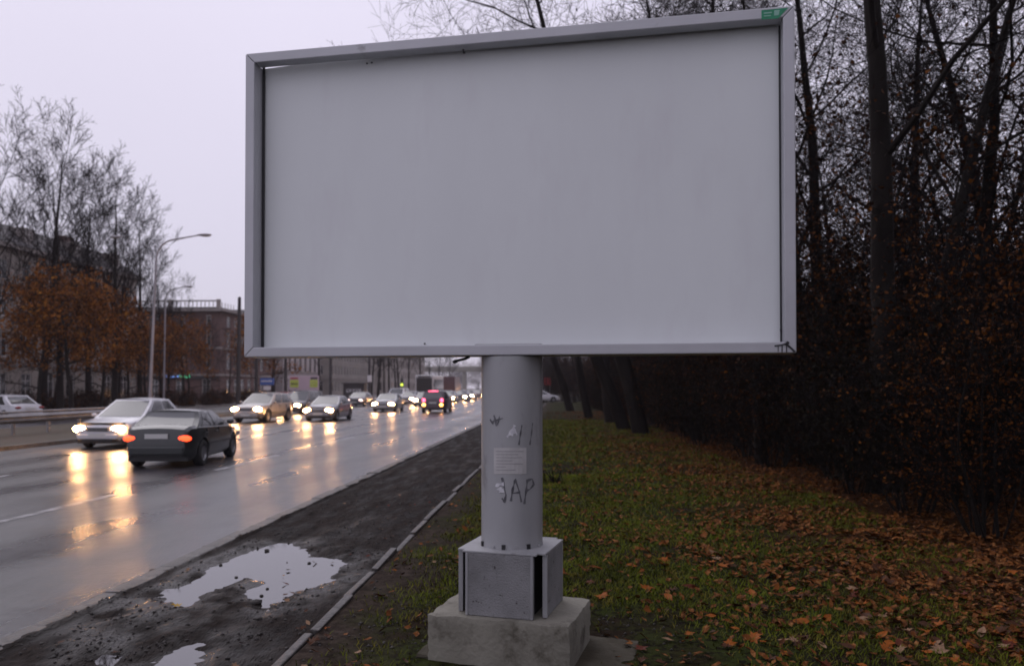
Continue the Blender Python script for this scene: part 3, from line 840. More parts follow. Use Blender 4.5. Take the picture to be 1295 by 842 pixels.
def get_paint(c, metal):
    k = (c, metal)
    if k not in PAINTS: PAINTS[k] = paint('car_paint', c, metal)
    return PAINTS[k]
WHEELS = {}
def wheel_meshes(r):
    if r not in WHEELS:
        ty = MB().lathe([(r * .62, -.10), (r * .90, -.105), (r, -.07), (r, .07), (r * .90, .105), (r * .62, .10)], 'y', 26)
        rm = MB().lathe([(r * .63, -.095), (r * .63, .09), (r * .56, .055), (r * .22, .045), (.0, .05)], 'y', 26)
        sp = rm
        for k in range(6):
            a = k * math.pi / 3
            ca, sa = math.cos(a), math.sin(a)
            w_ = 0.028
            vs = []
            for rr_, t_ in ((r * .12, .066), (r * .60, .086)):
                for s_ in (-1, 1):
                    vs.append((rr_ * ca - s_ * w_ * sa, t_, rr_ * sa + s_ * w_ * ca))
            sp.add(vs, [(0, 1, 3, 2)])
        hb = MB().lathe([(r * .60, -.06), (r * .60, -.05), (0, -.05)], 'y', 20)
        WHEELS[r] = (ty.mesh('tyre', M['tyre'], 35), rm.mesh('rim', M['rim'], 35))
    return WHEELS[r]

def car(style, loc, heading, color, label, metal=0.0, head='headlight', tail='red_lens', name='car', cat='car', group=None, dz=0.0, hscale=1.0, fine=True, extra=None):
    s = STY[style]
    L_, W_, H_ = s['L'], s['W'], s['H'] * hscale
    P = get_paint(color, metal)
    t = thing(name, label, cat, (loc[0], loc[1], dz), heading, group)
    hw, rw, ra = W_ / 2, 0.315 if style != 'suv' else 0.35, 0.375 if style != 'suv' else 0.41
    tx = [a for a, _ in s['top']]; tz = [b for _, b in s['top']]
    xs = sorted(set(list(np.linspace(-L_ / 2, L_ / 2, 47)) + [w_ + ra * math.cos(a) for w_ in s['wh'] for a in np.linspace(0, math.pi, 13)]))
    xs = [x for i, x in enumerate(xs) if i == 0 or x - xs[i - 1] > 0.012]
    sill = 0.21 if style != 'suv' else 0.27
    V, F = [], []
    nring = 0
    for x in xs:
        q = abs(x) / (L_ / 2)
        w_ = hw * (1 - 0.20 * q ** 7 - 0.03 * q ** 2)
        zt = float(np.interp(x, tx, tz)) + 0.0
        zb0 = sill + 0.10 * max(0, (q - 0.90) / 0.10)
        za = 0
        for wx in s['wh']:
            if abs(x - wx) < ra: za = max(za, rw + math.sqrt(ra * ra - (x - wx) ** 2) - 0.0)
        zs = [zb0, zb0 + .10, .52, .66, zt - .07, zt - .012, zt + .012, zt + .022]
        ws = [.90, .975, 1.0, .99, .955, .86, .45, 0]
        zs[2] = min(zs[2], zt - .12); zs[3] = min(zs[3], zt - .09)
        half = []
        for k in range(8):
            z = max(zs[k], za) if k < 5 else zs[k]
            half.append((x, w_ * ws[k], max(z, half[-1][2]) if half and k < 5 else z))
        ring = half + [(a, -b, c) for a, b, c in half[-2::-1]]
        nring = len(ring)
        V += ring
    for i in range(len(xs) - 1):
        for k in range(nring - 1):
            a = i * nring + k
            F.append((a, a + 1, a + nring + 1, a + nring))
    F.append(tuple(range(nring))[::-1])
    F.append(tuple((len(xs) - 1) * nring + k for k in range(nring)))
    body = MB().add(V, F)
    # dark underbody and wheel wells
    MB().box(-L_ / 2 + .12, L_ / 2 - .12, -hw * .80, hw * .80, .17 if style != 'suv' else .23, .80).build('underbody', M['black'], t)
    # greenhouse
    xr0, xr1, xf1, xf0 = s['gh']
    zb, zr = s['belt'] - .03, H_ - .055
    wb, wt = hw * .915, hw * (.70 if style != 'van' else .80)
    def prof(v):
        e = 1 - (1 - v) ** 1.35
        return (xr0 + (xr1 - xr0) * e, xf0 + (xf1 - xf0) * (v * .75 + e * .25), wb + (wt - wb) * (v * .5 + v * v * .5), zb + (zr - zb) * v)
    def Fs(u, v):
        a, b, c, d = prof(v); k = 1 - (2 * u - 1) ** 2
        return Vector((b + .10 * k - .05, (2 * u - 1) * c, d))
    def Rs(u, v):
        a, b, c, d = prof(v); k = 1 - (2 * u - 1) ** 2
        return Vector((a - .05 * k + .02, (1 - 2 * u) * c, d))
    def Ss(sg):
        def f(u, v):
            a, b, c, d = prof(v); k = 1 - (2 * u - 1) ** 2
            return Vector((a + .02 + (b - .05 - a - .02) * u, sg * c * (1 + .025 * k), d))
        return f
    def patch(mb, f, u0, u1, v0, v1, nu=8, nv=5, off=0.0, m=0):
        vs = []
        for j in range(nv + 1):
            for i in range(nu + 1):
                u, v = u0 + (u1 - u0) * i / nu, v0 + (v1 - v0) * j / nv
                p = f(u, v)
                if off:
                    e = 1e-3
                    n = (f(u + e, v) - f(u - e, v)).cross(f(u, v + e) - f(u, v - e)).normalized()
                    if n.dot(p - Vector((0, 0, .9))) < 0: n = -n
                    p = p + n * off
                vs.append(p)
        mb.add(vs, [(j * (nu + 1) + i, j * (nu + 1) + i + 1, (j + 1) * (nu + 1) + i + 1, (j + 1) * (nu + 1) + i) for j in range(nv) for i in range(nu)], m)
    for f in (Fs, Rs, Ss(1), Ss(-1)): patch(body, f, 0, 1, 0, 1)
    def roof(u, v):
        a, b, c, d = prof(1)
        yy = (2 * v - 1); xx = 2 * u - 1
        fx = b + .10 * (1 - yy * yy) - .05; rx = a - .05 * (1 - yy * yy) + .02
        return Vector((rx + (fx - rx) * u, yy * c * (1 + .025 * (1 - xx * xx)), d + .055 * (1 - yy ** 2) * (1 - .55 * xx ** 4) + .0))
    patch(body, roof, 0, 1, 0, 1, 10, 8)
    body.build('body', P, t, smooth=32)
    def pane(name, f, *a):
        m_ = MB(); patch(m_, f, *a, off=.007); return m_.build(name, M['glass'], t, smooth=40)
    pane('windscreen', Fs, .06, .94, .08, .93)
    pane('rear_window', Rs, .08, .92, .14 if style != 'van' else .3, .90)
    for sg in (1, -1):
        f = Ss(sg)
        mid = .52 if 'sedan' in style else .55
        pane('side_window', f, .13, mid - .025, .10, .90)
        pane('side_window', f, mid + .015, .90, .10, .90)
    # wheels
    ty, rm = wheel_meshes(rw)
    for wx in s['wh']:
        for sg in (1, -1):
            wl = link('wheel', ty, None, t, (wx, sg * (hw - .115), rw), (0, 0, 0 if sg > 0 else math.pi))
            wl.name = 'wheel'
            link('rim', rm, None, wl)
    # lamps
    nose = L_ / 2
    zh = float(np.interp(nose - .1, tx, tz)) - .10
    for sg in (1, -1):
        MB().blob((nose - .105, sg * hw * .685, zh), (.115, .225, .105), 14, 8).build('headlight', M[head], t, smooth=60)
        zt_ = (.82 if style not in ('suv', 'van') else .95) if tail != 'taillight' else .72
        MB().blob((-nose + .075, sg * hw * .72, zt_ - .02), (.085, .17 if 'sedan' in style else .12, .075 if 'sedan' in style else .15), 12, 8).build('taillight', M[tail], t, smooth=60)
        # mirrors
        MB().blob((xf0 - .28, sg * (hw + .05), s['belt'] + .06), (.07, .10, .07), 10, 6).build('wing_mirror', P, t, smooth=60)
    g_ = MB().box(nose - .035, nose + .008, -hw * .40, hw * .40, zh - .07, zh + .05).build('grille', M['black'], t, bevel=.01)
    if fine:
        for k in range(3):
            z = zh - .045 + k * .035
            MB().box(nose + .008, nose + .014, -hw * .38, hw * .38, z - .006, z + .006).build('grille_bar', M['rim'], g_)
    MB().box(nose - .10, nose + .03, -hw * .72, hw * .72, .30, .46).build('front_bumper', P, t, bevel=.035)
    MB().box(nose - .02, nose + .024, -hw * .55, hw * .55, .235, .315).build('air_intake', M['black'], t, bevel=.01)
    MB().box(-nose - .03, -nose + .10, -hw * .74, hw * .74, .32, .52).build('rear_bumper', P, t, bevel=.035)
    MB().box(nose + .028, nose + .036, -.26, .26, .37, .48).build('number_plate', M['plate'], t)
    MB().box(-nose - .014, -nose + .01, -.26, .26, .70, .81).build('number_plate', M['plate'], t)
    if fine:
        for sg in (1, -1):
            y = sg * hw * 1.0
            for x in (-.05, -.95 if style != 'hatch' else -.85, 1.02):
                MB().box(x - .004, x + .004, y * .968 - .012, y * .968 + .012, .34, s['belt'] - .05).build('door_seam', M['black'], t)
            for x in (-.22, -1.05):
                MB().box(x - .09, x + .09, y * .985 - .014, y * .985 + .014, s['belt'] - .15, s['belt'] - .12).build('door_handle', P, t, bevel=.005)
            MB().box(-.85, .95, y * .985 - .012, y * .985 + .012, .50, .55).build('side_moulding', M['black'], t, bevel=.006)
    if extra == 'shelf':
        # high brake lamp and lit wash of the rear lamps
        MB().box(xr1 - .10, xr1 - .02, -.35, .35, zr - .02, zr + .03).build('high_brake_light', M['taillight_pink'], t)
        for sg in (1, -1):
            MB().blob((-nose + .02, sg * hw * .70, .60), (.06, .13, .11), 10, 6).build('indicator', M['amber'], t, smooth=60)
    if extra == 'roofbars':
        for sg in (1, -1):
            MB().tube([(xr1 + .1, sg * wt * .93, H_ - .03), (xr1 + .2, sg * wt * .93, H_ + .04), (xf1 - .2, sg * wt * .93, H_ + .04), (xf1 - .1, sg * wt * .93, H_ - .03)], .014, 6).build('roof_bar', M['black'], t)
    if extra == 'taxi':
        pass
    return t

DOWN, UP = -math.pi / 2, math.pi / 2      # towards the viewer, away
WHITE, SILVER = (0.62, 0.62, 0.65), (0.40, 0.40, 0.42)
car('sedan', (-14.2, 25.5), DOWN + R(1), WHITE, 'white saloon with bright headlights driving beside the guardrail', hscale=1.08)
car('small_sedan', (-9.62, 19.7), UP + R(7), (0.018, 0.022, 0.022), 'near-black saloon with red tail lamps driving away beside the white saloon', tail='taillight', head='lamp_off', hscale=0.97)
p = gp(312, 533)
car('suv', (-16.4, 42.5), DOWN + R(-4), (0.33, 0.31, 0.30), 'silver-beige tall estate with headlights on behind the white saloon', metal=.4, extra='roofbars', hscale=0.97)
car('wagon', (-18.6, 55.5), DOWN + R(-6), (0.10, 0.095, 0.105), 'dark grey people carrier below the pink hoarding', metal=.3, hscale=1.1)
car('sedan', (-13.35, 44.6), DOWN, (0.27, 0.27, 0.29), 'silver-grey saloon with bright headlights alone in the middle of the road', metal=.4)
car('sedan', (-13.45, 60.5), DOWN + R(1), (0.34, 0.345, 0.36), 'pale silver saloon with bright headlights following the silver-grey saloon', metal=.4)
car('sedan', (-20.0, 77.0), DOWN, (0.13, 0.12, 0.13), 'grey saloon with weak pinkish headlights beside the kiosk', head='headlight_dim', metal=.3, fine=False)
car('van', (-18.9, 90.0), DOWN, WHITE, 'small white van behind the pale silver saloon', head='headlight_dim', fine=False, hscale=.95)
car('hatch', (-16.4, 84.0), DOWN, (0.30, 0.29, 0.31), 'grey hatchback with bright headlights behind the pale silver saloon', metal=.3, fine=False)
car('hatch', (-13.3, 76.0), DOWN, (0.32, 0.30, 0.31), 'light hatchback with headlights on beside the dark off-roader', metal=.2, fine=False)
car('suv', (-9.35, 58.5), UP, (0.055, 0.030, 0.045), 'dark plum off-roader with pink brake lights and amber indicators driving away', tail='taillight_pink', head='lamp_off', extra='shelf')
GQ = 'distant cars queueing with headlights on'
for k, (x, y, c) in enumerate([(-13.4, 93, (.3, .3, .31)), (-13.2, 103, (.12, .12, .13)), (-13.4, 113, (.42, .41, .42)), (-13.1, 125, (.2, .12, .12)), (-13.4, 138, (.3, .3, .32)), (-16.6, 112, (.2, .2, .22)), (-16.5, 150, (.3, .3, .3)), (-13.2, 153, (.1, .1, .1)), (-13.3, 172, (.3, .3, .3)), (-16.7, 178, (.3, .3, .3)), (-16.5, 98, (.1, .1, .11)), (-19.6, 118, (.3, .28, .28)), (-19.7, 134, (.2, .2, .2)), (-16.6, 128, (.4, .4, .4)), (-13.3, 196, (.3, .3, .3)), (-16.5, 205, (.2, .2, .2)), (-13.3, 225, (.3, .3, .3)), (-16.5, 240, (.2, .2, .2))]):
    car('hatch' if k % 2 else 'sedan', (x, y), DOWN, c, 'distant oncoming car with headlights on in the hazy queue', fine=False, group=GQ)
# parked and crossing cars
p = at(6, 43)
car('sedan', (p.x, p.y), R(158), WHITE, 'white car without lights in the side street beyond the guardrail', head='lamp_off', tail='red_lens', fine=True, hscale=1.05)
p = at(356, 72)
car('hatch', (-26.0, 73.0), UP, (0.30, 0.02, 0.025), 'red hatchback in the side street behind the people carrier', tail='taillight', head='lamp_off', fine=False)
car('hatch', (-2.6, 101.0), R(10), WHITE, 'small white car crossing at the end of the lawn behind the post', head='lamp_off', fine=False)

def truck(loc, heading, cabc, boxc, label, H_=3.4, wd=2.35, bus=False, head='headlight'):
    t = thing('bus' if bus else 'truck', label, 'bus' if bus else 'truck', (loc[0], loc[1], 0), heading)
    hw = wd / 2
    P, B = get_paint(cabc, 0), get_paint(boxc, 0)
    if bus:
        MB().box(-4.5, 4.5, -hw, hw, .35, H_).build('body', P, t, bevel=.12)
        MB().box(4.48, 4.515, -hw * .86, hw * .86, 1.05, H_ - .35).build('windscreen', M['black'], t, bevel=.01)
        MB().box(4.48, 4.52, -hw * .7, hw * .7, H_ - .30, H_ - .1).build('destination_board', M['black'], t)
        for sg in (1, -1):
            for k in range(6):
                x = -4.1 + k * 1.38
                MB().box(x, x + 1.22, sg * hw - .015, sg * hw + .015, 1.35, H_ - .5).build('side_window', M['glass'], t)
    else:
        MB().box(2.2, 3.9, -hw, hw, .5, 2.5).build('cab', P, t, bevel=.12)
        MB().box(3.88, 3.915, -hw * .88, hw * .88, 1.45, 2.3).build('windscreen', M['glass'], t, bevel=.01)
        MB().box(-4.0, 2.05, -hw * 1.02, hw * 1.02, .95, H_).build('cargo_box', B, t, bevel=.03)
        MB().box(-3.8, 3.4, -.5, .5, .55, .94).build('chassis', M['black'], t)
    fx = 4.52 if bus else 3.92
    for sg in (1, -1):
        MB().blob((fx, sg * hw * .72, .80), (.06, .16, .12), 10, 6).build('headlight', M[head], t)
        MB().tube([(fx - .1, sg * hw, 2.2), (fx + .1, sg * (hw + .18), 2.2), (fx + .1, sg * (hw + .18), 1.75)], .05, 6).build('wing_mirror', M['black'], t)
    ty, rm = wheel_meshes(0.48)
    for x in (-2.7, 2.9):
        for sg in (1, -1):
            wl = link('wheel', ty, None, t, (x, sg * (hw - .12), .48), (0, 0, 0 if sg > 0 else math.pi)); link('rim', rm, None, wl)
    return t
truck((-18.3, 108), DOWN, (0.5, 0.49, 0.5), (0.5, 0.49, 0.5), 'hazy white-fronted bus with a dark windscreen coming on past the queue', 3.45, 2.4, bus=True, head='headlight_dim')
truck((-17.6, 124), UP, (0.10, 0.03, 0.05), (0.075, 0.03, 0.045), 'dark red box truck standing right beside the white-fronted bus', 3.5, 2.2, head='lamp_off')
# ================================================================== STREET FURNITURE
def lamp(px, depth, ztip, reach, label, base=None, lean=0.0, pm='lamp_pole', k=1.0):
    p = at(px, depth, 0.1)
    t = thing('street_lamp', label, 'street lamp', p, 0)
    H_ = ztip
    pts = [(0, 0, 0), (lean * .5, 0, (H_ - 1.2) * .5), (lean, 0, H_ - 1.3)]
    sg = 1 if reach > 0 else -1
    arc = [(lean, 0, H_ - 1.3)] + [(lean + reach * .38 * (1 - math.cos(a)), 0, H_ - 1.3 + 1.05 * math.sin(a)) for a in np.linspace(.15, 1.45, 8)] + [(lean + reach * .86, 0, H_ - .03)]
    MB().tube(pts, [.085 * k, .07 * k, .055 * k], 12).build('pole', M[pm], t, smooth=50)
    MB().tube(arc, [.052 * k] + [.045 * k] * 8 + [.035 * k], 10).build('arm', M[pm], t, smooth=50)
    x0 = lean + reach * .84
    hd = MB(); hd.blob((x0 + sg * .36, 0, H_ - .02), (.42, .14, .075), 14, 7)
    h_ = hd.build('lamp_head', M['lamp_pole'], t, smooth=50)
    MB().blob((x0 + sg * .45, 0, H_ - .07), (.26, .10, .05), 10, 6).build('lens', M['lamp_off'], h_, smooth=50)
    MB().lathe([(.0, .6), (.11, .6), (.11, .0)], 'z', 14).build('pole_base', M['lamp_pole'], t, smooth=40)
    return t
lamp(189, 42, ztop(297, 42) - .1, 2.7, 'tall grey street lamp with a curved arm on the median, arm towards the road', lean=.32)
lamp(186, 47, ztop(298, 47) - .1, -2.3, 'thin dark street lamp with a curved arm reaching towards the side street', lean=.3, pm='dark_pole', k=.4)
lamp(207, 66, ztop(362, 66) - .1, 1.9, 'far street lamp before the red brick corner house', lean=.1)
def mast(px, depth, ht, r, label):
    p = at(px, depth, 0.0)
    t = thing('mast', label, 'mast', p)
    MB().tube([(0, 0, 0), (0.02, 0, ht * .5), (0.05, 0, ht)], [r * 1.15, r, r * .8], 12).build('pole', M['dark_pole'], t, smooth=50)
    MB().lathe([(0, .5), (r * 1.9, .5), (r * 1.9, 0)], 'z', 12).build('pole_base', M['dark_pole'], t)
    MB().blob((0.05, 0, ht), (r * .85, r * .85, .05), 10, 5).build('cap', M['dark_pole'], t)
    return t
mast(301.5, 60, ztop(376, 60), .15, 'dark mast in front of the end of the red brick house')
mast(324, 66, 9.0, .13, 'slim dark mast beside the blue sign')
mast(361, 78, 9.5, .15, 'dark mast at the end of the pale pink house, beside the hoarding')
mast(418, 92, 10.0, .16, 'dark mast in front of the grey-beige house')
mast(467, 108, 10.5, .17, 'dark mast at the far end of the grey-beige house')

# guardrail on the median
gx = -20.2
gr = thing('guardrail', 'long grey steel guardrail along the median', 'guardrail', (gx, 12, 0.1))
prof_ = [(0.00, .80), (.03, .76), (.09, .70), (.02, .645), (.02, .60), (.09, .545), (.03, .49), (.00, .46)]
def rail(y0, y1):
    vs = [(x, y0, z) for x, z in prof_] + [(x, y1, z) for x, z in prof_] + [(x - .012, y0, z) for x, z in prof_] + [(x - .012, y1, z) for x, z in prof_]
    n = len(prof_)
    fs = [(k, k + 1, n + k + 1, n + k) for k in range(n - 1)] + [(2 * n + k, 2 * n + k + 1, 3 * n + k + 1, 3 * n + k)[::-1] for k in range(n - 1)] + [(0, n, 3 * n, 2 * n), (n - 1, 2 * n - 1, 4 * n - 1, 3 * n - 1)[::-1]]
    return MB().add(vs, fs)
for k in range(7):
    rail(k * 4.0, k * 4.0 + 3.99).build('rail', M['galv'], gr, smooth=25)
for k in range(15):
    MB().box(-.13, -.03, k * 2.0 - .05, k * 2.0 + .05, -.25, .78).build('post', M['galv'], gr, bevel=.008)
rr_ = MB().tube([(-.08, 0, .86), (-.08, 28, .86)], .045, 10).build('top_rail', M['galv'], gr, smooth=50)

# signs
def board_sign(name, label, cat, px, depth, w_, z0, z1, face, rz=0.0, posts=(-.35, .35), extras=()):
    p = at(px, depth, 0.0)
    t = thing(name, label, cat, p, YAW + rz)
    MB().box(-w_ / 2, w_ / 2, -.04, .04, z0, z1).build('panel', face, t, bevel=.012)
    for u in posts:
        MB().tube([(u * w_, .075, 0), (u * w_, .075, z1 - .05)], .035, 8).build('post', M['galv'], t, smooth=50)
    for (nm, x0, x1, a, b, m_) in extras:
        MB().box(x0 * w_, x1 * w_, -.058, -.042, a, b).build(nm, m_, t)
    return t
d_ = 62
letters = []
x = -.42
rs = random.Random(3)
for k in range(6):
    letters.append(('lettering', x, x + .09, 2.28, 2.28 + rs.choice((.12, .16, .14)), M['sign_white'])); x += .135
board_sign('direction_sign', 'blue road sign over a small white plate on a post', 'road sign', 338, d_, 1.1, 2.05, 2.58, M['sign_blue'], extras=letters, posts=(0,))
t = bpy.context.scene.objects['direction_sign']
MB().box(-.28, .28, -.06, -.02, 1.66, 1.95).build('white_plate', M['sign_white'], t)
d_ = 82
board_sign('advert_hoarding', 'pale pink advertising hoarding with two yellow-green posters', 'hoarding', 384.5, d_, 3.1, 1.55, 3.05, M['sign_pink'], posts=(-.42, 0, .42),
           extras=[('poster', -.46, -.18, 1.85, 2.62, M['sign_yellow']), ('poster', .20, .46, 1.85, 2.62, M['sign_yellow']), ('poster_heading', -.45, -.20, 2.70, 2.85, M['sign_red']), ('poster_heading', .22, .45, 2.68, 2.88, M['dark_wall']),
                   ])
ho = bpy.context.scene.objects['advert_hoarding']
for k in range(5):
    MB().box(-1.34 + k * .15, -1.34 + k * .15 + .10, -.066, -.060, 2.12, 2.12 + (.18, .22, .16, .2, .18)[k]).build('poster_lettering', M['dark_wall'], ho)
    MB().box(.70 + k * .14, .70 + k * .14 + .09, -.066, -.060, 2.05 + .25 * (k % 2), 2.17 + .25 * (k % 2)).build('poster_lettering', M['galv'], ho)
# kiosk
p = at(449, 96, 0)
k_ = thing('kiosk', 'low dark kiosk with white lettering beside the grey saloon', 'kiosk', p, YAW)
MB().box(-1.25, 1.25, -.9, .9, 0, 2.25).build('wall', M['dark_wall'], k_, bevel=.02)
MB().box(-1.4, 1.4, -1.1, 1.0, 2.26, 2.40).build('roof', M['roof'], k_, bevel=.02)
x = -.85
for k in range(5):
    w1 = (.26, .22, .26, .28, .22)[k]
    lm = MB(); lm.box(x, x + .07, -.93, -.905, 1.25, 1.68); lm.box(x + .071, x + w1, -.93, -.905, 1.25 + .1 * k % .3, 1.38 + .1 * k % .3); lm.box(x + w1 - .06, x + w1, -.928, -.906, 1.42, 1.68)
    lm.build('lettering', M['sign_white'], k_); x += .38
MB().box(1.55, 2.0, -.2, .2, 2.5, 3.3).build('sign_cube', M['sign_white'], k_); MB().tube([(1.77, 0, 0), (1.77, 0, 2.5)], .05, 8).build('sign_post', M['dark_pole'], k_)
# traffic signal, lit yellow-green
p = at(508.5, 104, 0)
ts = thing('traffic_signal', 'traffic signal on a dark post showing a yellow-green light', 'traffic light', p, YAW)
MB().tube([(0, 0, 0), (0, 0, 3.4)], .06, 10).build('post', M['dark_pole'], ts)
bx_ = MB().box(-.18, .18, -.22, -.03, 1.95, 3.0).build('signal_box', M['black'], ts, bevel=.02)
for k, z in enumerate((2.76, 2.47, 2.18)):
    MB().blob((0, -.23, z), (.13 if k < 2 else .17, .04, .13 if k < 2 else .17), 12, 6).build('lens', M['signal_lit'] if k == 2 else M['black'], bx_)
# red sign beyond the lawn
board_sign('red_sign', 'red sign board on two posts at the far end of the lawn', 'sign', 692.5, 103, .85, 2.1, 3.1, M['sign_red'])
# ================================================================== BUILDINGS
def facade(mb, O, U, W_, H_, holes, m=0, depth=.18):
    """a wall from O along unit U, W_ wide, H_ high, with real window openings and reveals; outward normal = U x Z turned out"""
    O, U = Vector(O), Vector(U).normalized()
    N = Vector((U.y, -U.x, 0))            # outward
    xs = sorted(set([0, W_] + [h[0] for h in holes] + [h[1] for h in holes])); zs = sorted(set([0, H_] + [h[2] for h in holes] + [h[3] for h in holes]))
    P_ = lambda x, z, d=0: tuple(O + U * x + Vector((0, 0, z)) - N * d)
    for i in range(len(xs) - 1):
        for j in range(len(zs) - 1):
            cx, cz = (xs[i] + xs[i + 1]) / 2, (zs[j] + zs[j + 1]) / 2
            if any(h[0] < cx < h[1] and h[2] < cz < h[3] for h in holes): continue
            mb.add([P_(xs[i], zs[j]), P_(xs[i + 1], zs[j]), P_(xs[i + 1], zs[j + 1]), P_(xs[i], zs[j + 1])], [(0, 1, 2, 3)], m)
    for a, b, c, d in holes:
        for q in (((a, c), (b, c)), ((b, c), (b, d)), ((b, d), (a, d)), ((a, d), (a, c))):
            (x0, z0), (x1, z1) = q
            mb.add([P_(x0, z0), P_(x1, z1), P_(x1, z1, depth), P_(x0, z0, depth)], [(0, 1, 2, 3)], m)
WINM = {}
def window_meshes(w_, h_, dark):
    k = (round(w_, 2), round(h_, 2), dark)
    if k not in WINM:
        f = MB(); t_ = .07
        f.box(-w_ / 2, -w_ / 2 + t_, -.03, .03, 0, h_); f.box(w_ / 2 - t_, w_ / 2, -.03, .03, 0, h_)
        f.box(-w_ / 2 + t_, w_ / 2 - t_, -.03, .03, 0, t_); f.box(-w_ / 2 + t_, w_ / 2 - t_, -.03, .03, h_ - t_, h_)
        f.box(-.03, .03, -.028, .028, t_, h_ - t_); f.box(-w_ / 2 + t_, -.03, -.028, .028, h_ * .68, h_ * .68 + .05); f.box(.03, w_ / 2 - t_, -.028, .028, h_ * .68, h_ * .68 + .05)
        p_ = MB().box(-w_ / 2 + .01, w_ / 2 - .01, -.008, .008, .01, h_ - .01)
        WINM[k] = (f.mesh('window', M['win_dark' if dark else 'win_frame']), p_.mesh('pane', M['pane']))
    return WINM[k]
def add_windows(t, O, U, holes, dark=False, sill=True, inset=.12):
    O, U = Vector(O), Vector(U).normalized(); N = Vector((U.y, -U.x, 0))
    for a, b, c, d in holes:
        fm, pm = window_meshes(b - a, d - c, dark)
        p = O + U * ((a + b) / 2) - N * inset
        o = link('window', fm, None, t, (p.x, p.y, c), (0, 0, math.atan2(U.y, U.x)))
        link('pane', pm, None, o)
def bays(n, x0, pitch, w_, rows):
    return [(x0 + k * pitch - w_ / 2, x0 + k * pitch + w_ / 2, z0, z1) for z0, z1 in rows for k in range(n)]
BL = -44.0
# 1. long sooty house with a mansard roof, facing the road
def road_house(name, label, y0, y1, eave, ridge, wallm, rows, pitch, ww, dark, dep=12.0, trimz=(), chim=2, trim='stone_trim', mansard=True, cornice=.45):
    t = thing(name, label, 'building', (BL, y0, 0))
    W_ = y1 - y0
    n = int((W_ - 1.2) / pitch)
    x0 = (W_ - (n - 1) * pitch) / 2
    # facade along -Y so that its outward side looks to the road (+X): start at far end
    wall = MB(); O = (0, 0, 0); U = (0, 1, 0)
    holes = bays(n, x0, pitch, ww, rows)
    facade(wall, O, U, W_, eave, holes)
    facade(wall, (-dep, 0, 0), (1, 0, 0), dep, eave, bays(4, 1.8, (dep - 3.6) / 3, ww, rows))
    wall.add([(0, W_, 0), (-dep, W_, 0), (-dep, W_, eave), (0, W_, eave)], [(0, 1, 2, 3)])
    wall.add([(-dep, 0, 0), (-dep, W_, 0), (-dep, W_, eave), (-dep, 0, eave)], [(0, 1, 2, 3)])
    wall.build('wall', wallm, t)
    add_windows(t, O, U, holes, dark)
    add_windows(t, (-dep, 0, 0), (1, 0, 0), bays(4, 1.8, (dep - 3.6) / 3, ww, rows), dark)
    for z in trimz:
        MB().box(-.05, .16, -.12, W_ + .12, z, z + .28).build('string_course', M[trim], t)
        MB().box(-dep, -.06, -.16, .0, z, z + .28).build('string_course', M[trim], t)
    if cornice:
        MB().box(-.3, cornice, -cornice, W_ + cornice, eave, eave + .35).build('cornice', M[trim], t)
        MB().box(-dep, -.31, -cornice, 0.0, eave, eave + .35).build('cornice', M[trim], t)
    z0 = eave + .352
    if mansard:
        s_ = 2.0
        rp = [(.25, -.25, z0), (.25, W_ + .25, z0), (-dep - .1, W_ + .25, z0), (-dep - .1, -.25, z0), (-s_, s_, ridge), (-s_, W_ - s_, ridge), (-dep + s_, W_ - s_, ridge), (-dep + s_, s_, ridge)]
        rf = MB().add(rp, [(0, 1, 5, 4), (1, 2, 6, 5), (2, 3, 7, 6), (3, 0, 4, 7), (4, 5, 6, 7), (3, 2, 1, 0)]).build('roof', M['roof'], t)
        for k in range(chim):
            y = W_ * (k + .5) / chim
            MB().box(-4.6, -3.6, y - .7, y + .7, ridge - .2, ridge + 1.1).build('chimney', M['wall_brick'], rf)
        nd = max(2, int(W_ / 6))
        for k in range(nd):
            y = W_ * (k + .5) / nd
            dm = MB(); dm.box(-2.2, -.35, y - .7, y + .7, z0 + .3, z0 + 1.8); dm.build('dormer', M[trim], rf)
            link('dormer_window', window_meshes(1.0, 1.2, dark)[0], None, rf, (-.31, y, z0 + .45), (0, 0, math.pi / 2))
    else:
        MB().box(-dep + .3, -.3, .3, W_ - .3, z0, ridge).build('roof', M['roof'], t)
    return t
st4 = [(1.0, 3.0), (4.3, 6.3), (7.5, 9.5), (10.4, 12.0)]
road_house('apartment_house', 'long sooty grey apartment house with slate mansard roof behind the amber trees', 34, 79, 12.9, 15.3, M['wall_grey'], st4, 2.9, 1.25, False, trimz=(3.6, 9.85), chim=4)
# 2. red brick corner house with a balustrade on its roof
y0 = 99.0
t = road_house('corner_house', 'dark red brick corner house with a balustrade on its flat roof', y0, y0 + 19, 11.6, 12.2, M['wall_brick'], [(.6, 2.9), (4.2, 6.3), (7.2, 9.3), (9.75, 11.1)], 2.3, 1.15, False, dep=14, trimz=(3.3, 6.75), mansard=False, cornice=.6)
bl = MB()
for k in range(24):
    x = -13.0 + k * .54
    MB().tube([(x, .4, 11.98), (x, .4, 12.95)], .05, 6).build('baluster', M['stone_trim'], t)
MB().box(-13.3, -.3, .25, .55, 12.95, 13.1).build('balustrade_rail', M['stone_trim'], t)
for k in range(3):
    x = -13.2 + k * 6.4
    MB().box(x - .22, x + .22, .18, .62, 11.96, 13.2).build('balustrade_pier', M['stone_trim'], t)
for k in range(20):
    MB().tube([(-.55, .9 + k * .9, 11.98), (-.55, .9 + k * .9, 12.95)], .05, 6).build('baluster', M['stone_trim'], t) if k < 6 else None
for k in range(4):
    x = -12 + k * 3.3
    MB().box(x - .25, x + .25, -.10, -.003, 3.6, 11.55).build('pilaster', M['wall_brick'], t)
MB().box(-13.9, -.1, -.22, -.165, 2.92, 3.28).build('shop_fascia', M['dark_wall'], t)
